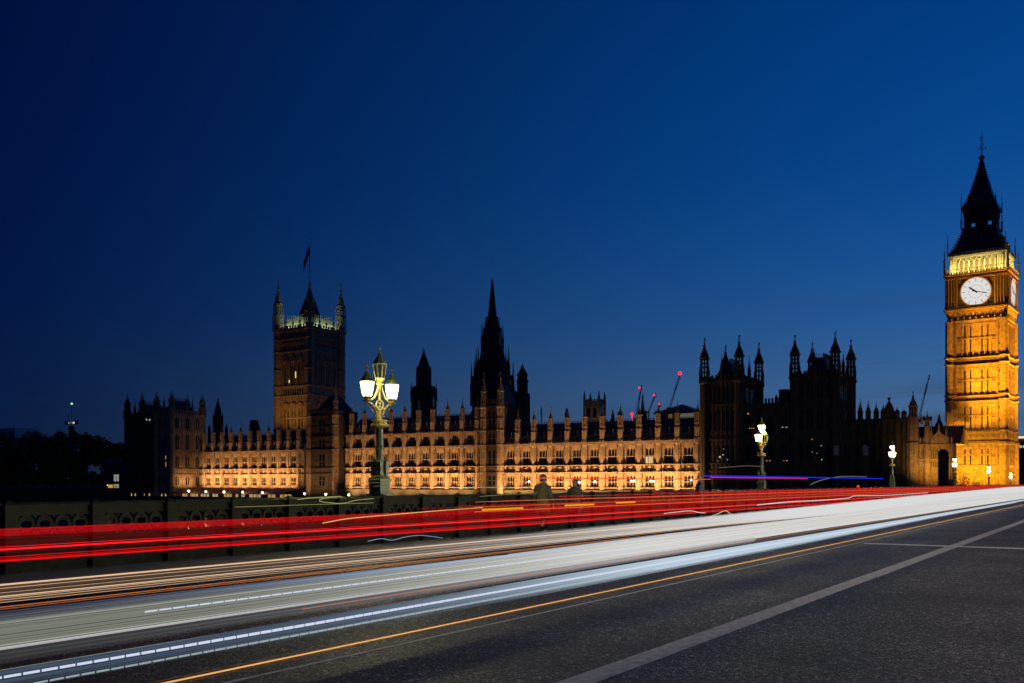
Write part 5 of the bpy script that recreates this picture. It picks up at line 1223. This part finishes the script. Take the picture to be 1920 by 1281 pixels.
def trail(label, y0s, Y, mt, x0=-6, x1=205, th=3, dash=None, grp=None, wob=0):
    m = MB(); ys = y0s if isinstance(y0s,(list,tuple)) else [y0s]
    for i,y0 in enumerate(ys):
        q = (y0 if isinstance(y0,tuple) else (y0,th)); xs = q[2] if len(q) > 2 else x0; z = zt_(q[0],Y); r = q[1]/2*Y/FPX; yy = Y+.012*i
        if dash:
            x = x0
            while x < x1: r_ = r*min(1,.30+.70*max(0,x-.5)/4.5); m.box(x,yy-r_*.5,z-r_,x+dash*.86,yy+r_*.5,z+r_); x += dash
        else:
            pts = [x0+(x1-x0)*(k/60)**1.6 for k in range(61)]
            rr = random.Random(int(q[0]*10)); ph = rr.uniform(0,6)
            m.tube([(x,yy,z+wob*math.sin(x*.35+ph)*math.sin(x*.11)) for x in pts] if wob else [(xs,yy,z),(x1,yy,z)], r, 6)
    o = m.build('light_trail', mt); tag(o,label,'light trail',grp); return o
def sheet(label, prof, Y, mt, grp=None, t=.05, fringe=True):   # prof: (x, top y0, bottom y0)
    m = MB(); top = [(x,zt_(a,Y)) for x,a,b in prof]; bot = [(x,zt_(b,Y)) for x,a,b in prof]
    m.plate(top+bot[::-1],'y',Y,Y+t)
    if fringe:                                  # loose filaments thinning out above and below the sheet
        for side,edge in [e for e in ((1,top),(-1,bot)) if fringe is True or (fringe == 'top') == (e[0] == 1)]:
            off = 0
            for k in range(7):
                off += .0030+.0011*k; th_ = .0032*(1-k/7.5)
                e = [(x,z+side*off) for x,z in edge]
                m.plate([(x,z+th_/2) for x,z in e]+[(x,z-th_/2) for x,z in e][::-1],'y',Y+.01,Y+.02)
    o = m.build('light_trail', mt); tag(o,label,'light trail',grp); return o
G1, G2 = 'red tail lamp trails on the far side', 'white and amber headlamp trails'
RED = (1,.006,.012)
Rm = trail_mat('red trail', RED, (1,.02,.02), .75, .9, 4, 40); Rd = trail_mat('dim red trail', (.6,.004,.006), (.9,.006,.01), .22, .6, 5, 25)
Rh = trail_mat('hot red trail', (1,.012,.02), (1,.05,.03), 1.1, 1.2, 4, 40); Or = trail_mat('orange trail', (1,.30,.08), (1,.42,.10), .55, .8, 4, 30)
Wh = trail_mat('white trail', (.9,.88,.86), (.95,.94,.92), .85, .78, 3, 20); Wo = trail_mat('warm white trail', (1,.62,.36), (1,.80,.58), .85, .8, 3, 20)
Bl = trail_mat('cool blue white trail', (.72,.80,1), (.85,.92,1), .85, .78, 4, 24)
rnd = random.Random(5)
trail('soft wide upper red tail lamp trail crossing the pierced parapet', [(992+14*rnd.random(), rnd.choice((.4,.5,.9))) for k in range(12)], 12.75, Rm, grp=G1)
trail('second red tail lamp trail, just under the soft upper one', [(1007+1.6*k,.8) for k in range(4)], 12.7, Rd, grp=G1)
trail('dim red haze of fine tail lamp filaments between the brighter trails', [(1010+rnd.uniform(0,44),rnd.choice((.3,.4,.5))) for k in range(30)], 12.66, Rd, grp=G1)
trail('bright thin red trail through the middle of the red band', [(1026,1.2),(1031,4.2)], 12.6, Rh, grp=G1)
trail('lowest bright red trail, on the underside of the red band', [(1045,1.3),(1052.5,4),(1049,1)], 12.5, Rm, grp=G1)
trail('high red brake lamp trails starting past the nearest lamp', [(955+rnd.uniform(0,36),rnd.choice((.6,.8,1.6)),rnd.uniform(15,27)) for k in range(13)], 12.3, Rm, x0=15, grp=G1)
trail('high red trails joining the band farther along the bridge', [(944+rnd.uniform(0,52),rnd.choice((.8,1.2,2.0)),rnd.uniform(24,48)) for k in range(15)], 12.1, Rm, x0=26, grp=G1)
trail('thin orange trail inside the red band past the nearest lamp', [(968,1.2),(1000,1.6),(985,1.1)], 12.0, Or, x0=17, grp=G1)
for i,(xa,xb,lb) in enumerate(((905,980,'longest, left'),(1060,1113,'middle'),(1156,1190,'shortest, right'))):
    a,_ = onY(xa,955,11.95); b_,_ = onY(xb,945,11.95)
    trail('amber indicator flash streak in the red band, the '+lb+' one', [(994-3*i,8)], 11.95, emit('indicator amber',(1,.34,.01),.85) if i == 0 else bpy.data.materials['indicator amber'], x0=a, x1=b_, grp='amber indicator flashes')
a,_ = onY(1004,898,12.6); b_,_ = onY(1332,898,12.6); c_,_ = onY(1514,896,12.6); d_,_ = onY(1655,894,12.6)
def htrail(label, py, px, Y, mt, x0, x1, th):
    z = onY(px,py,Y)[1]; m = MB().tube([(x0,Y,z),(x1,Y,z)], th/2*onY(px,py,Y)[0]*1.15/FPX, 6); o = m.build('light_trail', mt); tag(o,label,'light trail','emergency lamp trails')
htrail('thin orange red trail above the parapet, before the lit palace windows', 898, 1200, 12.6, emit('orange red lamp',(1,.10,.04),.8), a, b_, 1.7)
htrail('magenta trail continuing the orange red one before the dark twin towers', 896.3, 1420, 12.6, emit('magenta lamp',(1,.03,.22),.75), b_, c_, 1.7)
htrail('saturated blue trail above the parapet before the dark twin towers', 893.8, 1420, 12.6, emit('blue lamp',(.02,.03,.9),.75), b_-.5, d_, 2.6)
# far lane towards the viewer
trail('bright warm white trail below the red band, uppermost of the headlamp trails', [(1097,3.6),(1104,1)], 10.4, Wo, grp=G2)
trail('group of thin pink and white filaments under the uppermost headlamp trail', [(1119,2.2),(1122,1),(1126,1),(1131,.8),(1113,.7)], 10.1, Wo, grp=G2)
trail('thin orange trail on the lower side of the pink filaments', [(1139,1.8),(1143,1)], 9.9, Or, grp=G2)
Bn = trail_mat('brownish glow sheet', (.26,.17,.12), (.86,.85,.84), .26, .80, 7, 26, 150, (.40,.22,.12))
sheet('brownish streaked sheet of light turning white farther along the bridge', [(-4,1112,1136),(14,1092,1127),(28,1078,1126),(60,1040,1150),(112,985,1160),(205,985,1160)], 10.5, Bn, grp=G2, fringe='top')
Wd_ = trail_mat('far white glare', (.6,.6,.58), (.84,.84,.85), .72, .83, 14, 32)
sheet('saturated white wedge of massed headlamps at the far end of the road', [(21,1092,1093),(30,1077,1120),(40,1060,1127),(54,1041,1230),(109,990,1230),(205,985,1240)], 9.6, Wd_, grp=G2)
Bb = trail_mat('violet grey dashed sheet', (.10,.11,.17), (.55,.68,.86), .45, .80, 4, 15, 60)
m = MB(); x = 0
while x < 14:
    za, zb_ = zt_(1146+min(10,x*.4),8.9), zt_(1166,8.9); m.plate([(x,zb_),(x+.118,zb_),(x+.126,za),(x+.008,za)],'y',8.9,8.94); x += .13
tag(m.build('light_trail', Bb),'violet grey trail broken into short slanted blocks','light trail',G2)
sheet('pale blue streaked sheet continuing the slanted blocks', [(13.6,1150,1172),(20,1142,1172),(30,1140,1174),(205,1140,1180)], 8.86, Bb, grp=G2, fringe=False)
Cg = trail_mat('grey green lamp sheet', (.50,.55,.47), (.86,.86,.86), .36, .80, 4, 15, 90, (.70,.62,.46))
sheet('broad pale grey green sheet of light across the middle of the road', [(-4,1166,1221),(8,1170,1221),(17,1150,1221),(26,1141,1221),(38,1128,1224),(50,1100,1224),(205,1060,1228)], 7.0, Cg, grp=G2, fringe='top')
trail('strong white line along the lower edge of the pale sheet', [(1217,5.5),(1211.5,1.5)], 6.9, Wh, grp=G2)
trail('dashed pale trail near the top of the pale sheet', [(1183,3.2)], 6.9, Bl, x0=5, x1=15, dash=.14, grp=G2)
Gy = trail_mat('grey tail sheet', (.22,.22,.24), (.7,.7,.72), .24, .5, 3, 14, 160)
sheet('dim grey streaks trailing under the strong white line', [(-4,1224,1237),(12,1223,1231),(20,1223,1228)], 6.75, Gy, grp=G2)
trail('thin orange trail under the white band', [(1229,1.8)], 6.6, Or, x0=6.5, grp=G2)
# near lane
Be = trail_mat('blue white sheet', (.16,.22,.34), (.62,.76,.90), .34, .80, 4, 13, 90)
sheet('bluish streaked sheet of light nearest the dark lane', [(-4,1268,1276),(2,1264,1279),(6,1256,1289),(9,1252,1294),(18,1252,1290),(40,1250,1268),(80,1243,1255),(205,1236,1245)], 5.42, Be, grp=G2, fringe='bottom')
trail('row of rounded white and blue dashes along the near lane', [(1271,6.5)], 5.36, Bl, x0=.5, x1=9.5, dash=.112, grp=G2)
trail('strong white trail continuing the rounded dashes', [(1271,8)], 5.36, Bl, x0=9.4, x1=60, grp=G2)
trail('row of flat pale dashes under the rounded ones', [(1293,4.6)], 5.30, trail_mat('pale dash',(.55,.68,.66),(.6,.75,.8),.55,.6,3,12), x0=1.5, x1=11.5, dash=.10, grp=G2)
trail('thin grey green edge line above the rounded dashes', [(1257,1.6)], 5.46, trail_mat('grey green line',(.45,.5,.42),(.6,.75,.78),.4,.6,3,12), x0=2.5, x1=30, grp=G2)
Of = trail_mat('amber kerb trail', (1,.50,.16), (1,.55,.20), .85, .9, 4, 30)
trail('amber trail nearest the viewer, above the dark asphalt', [(1345,4.2)], 4.75, Of, grp=G2)
trail('faint brown ghost line hugging the amber trail', [(1352,2),(1339,1.6)], 4.72, trail_mat('amber ghost',(.5,.22,.07),(.6,.28,.1),.22,.3,4,30), grp=G2)
# wandering cycle lamps
def wander(label, pts, Y, colr, st, r):
    w3 = [(onY(px,py,Y)[0],Y,onY(px,py,Y)[1]) for px,py in pts]; m = MB(); m.sm = True
    out = []
    for i in range(len(w3)-1):
        p0 = Vector(w3[max(i-1,0)]); p1 = Vector(w3[i]); p2 = Vector(w3[i+1]); p3 = Vector(w3[min(i+2,len(w3)-1)])
        for k in range(6):
            t = k/6; out.append(.5*((2*p1)+(p2-p0)*t+(2*p0-5*p1+4*p2-p3)*t*t+(3*p1-p0-3*p2+p3)*t**3))
    out.append(Vector(w3[-1])); m.tube(out, r, 6); o = m.build('light_trail', emit(label[:20],colr,st)); tag(o,label,'light trail','wandering cycle lamp trails')
YL = (.75,.78,.22)
wander('looping yellow trail just above the parapet left of the nearest lamp', [(558,937),(590,933),(640,931),(610,934),(600,940),(640,944),(668,938),(700,935)], 15.6, YL, .42, 0.0088)
wander('long thin yellow trail along the parapet coping left of the nearest lamp', [(440,951),(520,948.5),(560,947),(700,943)], 15.8, YL, .30, 0.0072)
wander('yellow squiggle across the red band below the nearest lamp', [(605,981),(650,973),(700,968),(760,963),(830,957),(905,952)], 11.8, (1,.72,.22), .7, 0.0088)
wander('long yellow trail right of the nearest lamp, above the parapet', [(865,917),(900,914),(960,914),(1024,911.5)], 15.6, YL, .5, 0.0088)
wander('lower yellow trail right of the nearest lamp, along the coping', [(900,931),(960,927),(1040,925),(1058,923)], 15.6, YL, .3, 0.0077)
wander('bluish wavy trail under the red band below the nearest lamp', [(690,1015),(715,1010),(735,1013),(760,1007),(790,1004),(830,1009)], 11.0, (.5,.55,.9), .4, 0.0077)
wander('white wavy cycle trail in the middle of the carriageway', [(1245,963),(1270,960),(1295,958),(1310,961),(1322,962)], 11, (.9,.95,.9), .7, 0.0110)
wander('cream bumpy cycle trail right of the white wavy one', [(1318,972),(1340,966),(1360,958),(1372,965),(1390,964)], 10.2, (1,.85,.6), .6, 0.0110)
wander('long white rippling trail along the top of the white wedge', [(1420,947),(1480,941),(1540,938),(1590,934),(1604,930),(1660,929),(1740,924)], 11.4, (.95,.95,.95), .75, 0.0165)
wander('grey curl of light before the dark twin towers', [(1520,909),(1530,904),(1550,898),(1580,893.5),(1625,894)], 13, (.5,.5,.48), .35, 0.0165)
wander('pale curved trail over the carriageway before the twin towers', [(1348,877),(1380,875),(1405,873.5),(1432,876)], 15.5, (.5,.48,.3), .3, 0.0110)
for i,(px0,px1,py) in enumerate(((686,745,893),(690,752,899),(678,736,906),(700,760,911))):
    wander('short yellow flicker across the pedestal of the nearest lamp, '+('topmost','second from top','third from top','lowest')[i], [(px0,py+1.5),((px0+px1)/2,py-1),(px1,py+2)], 16.05, (.6,.62,.16), .28, 0.0050)
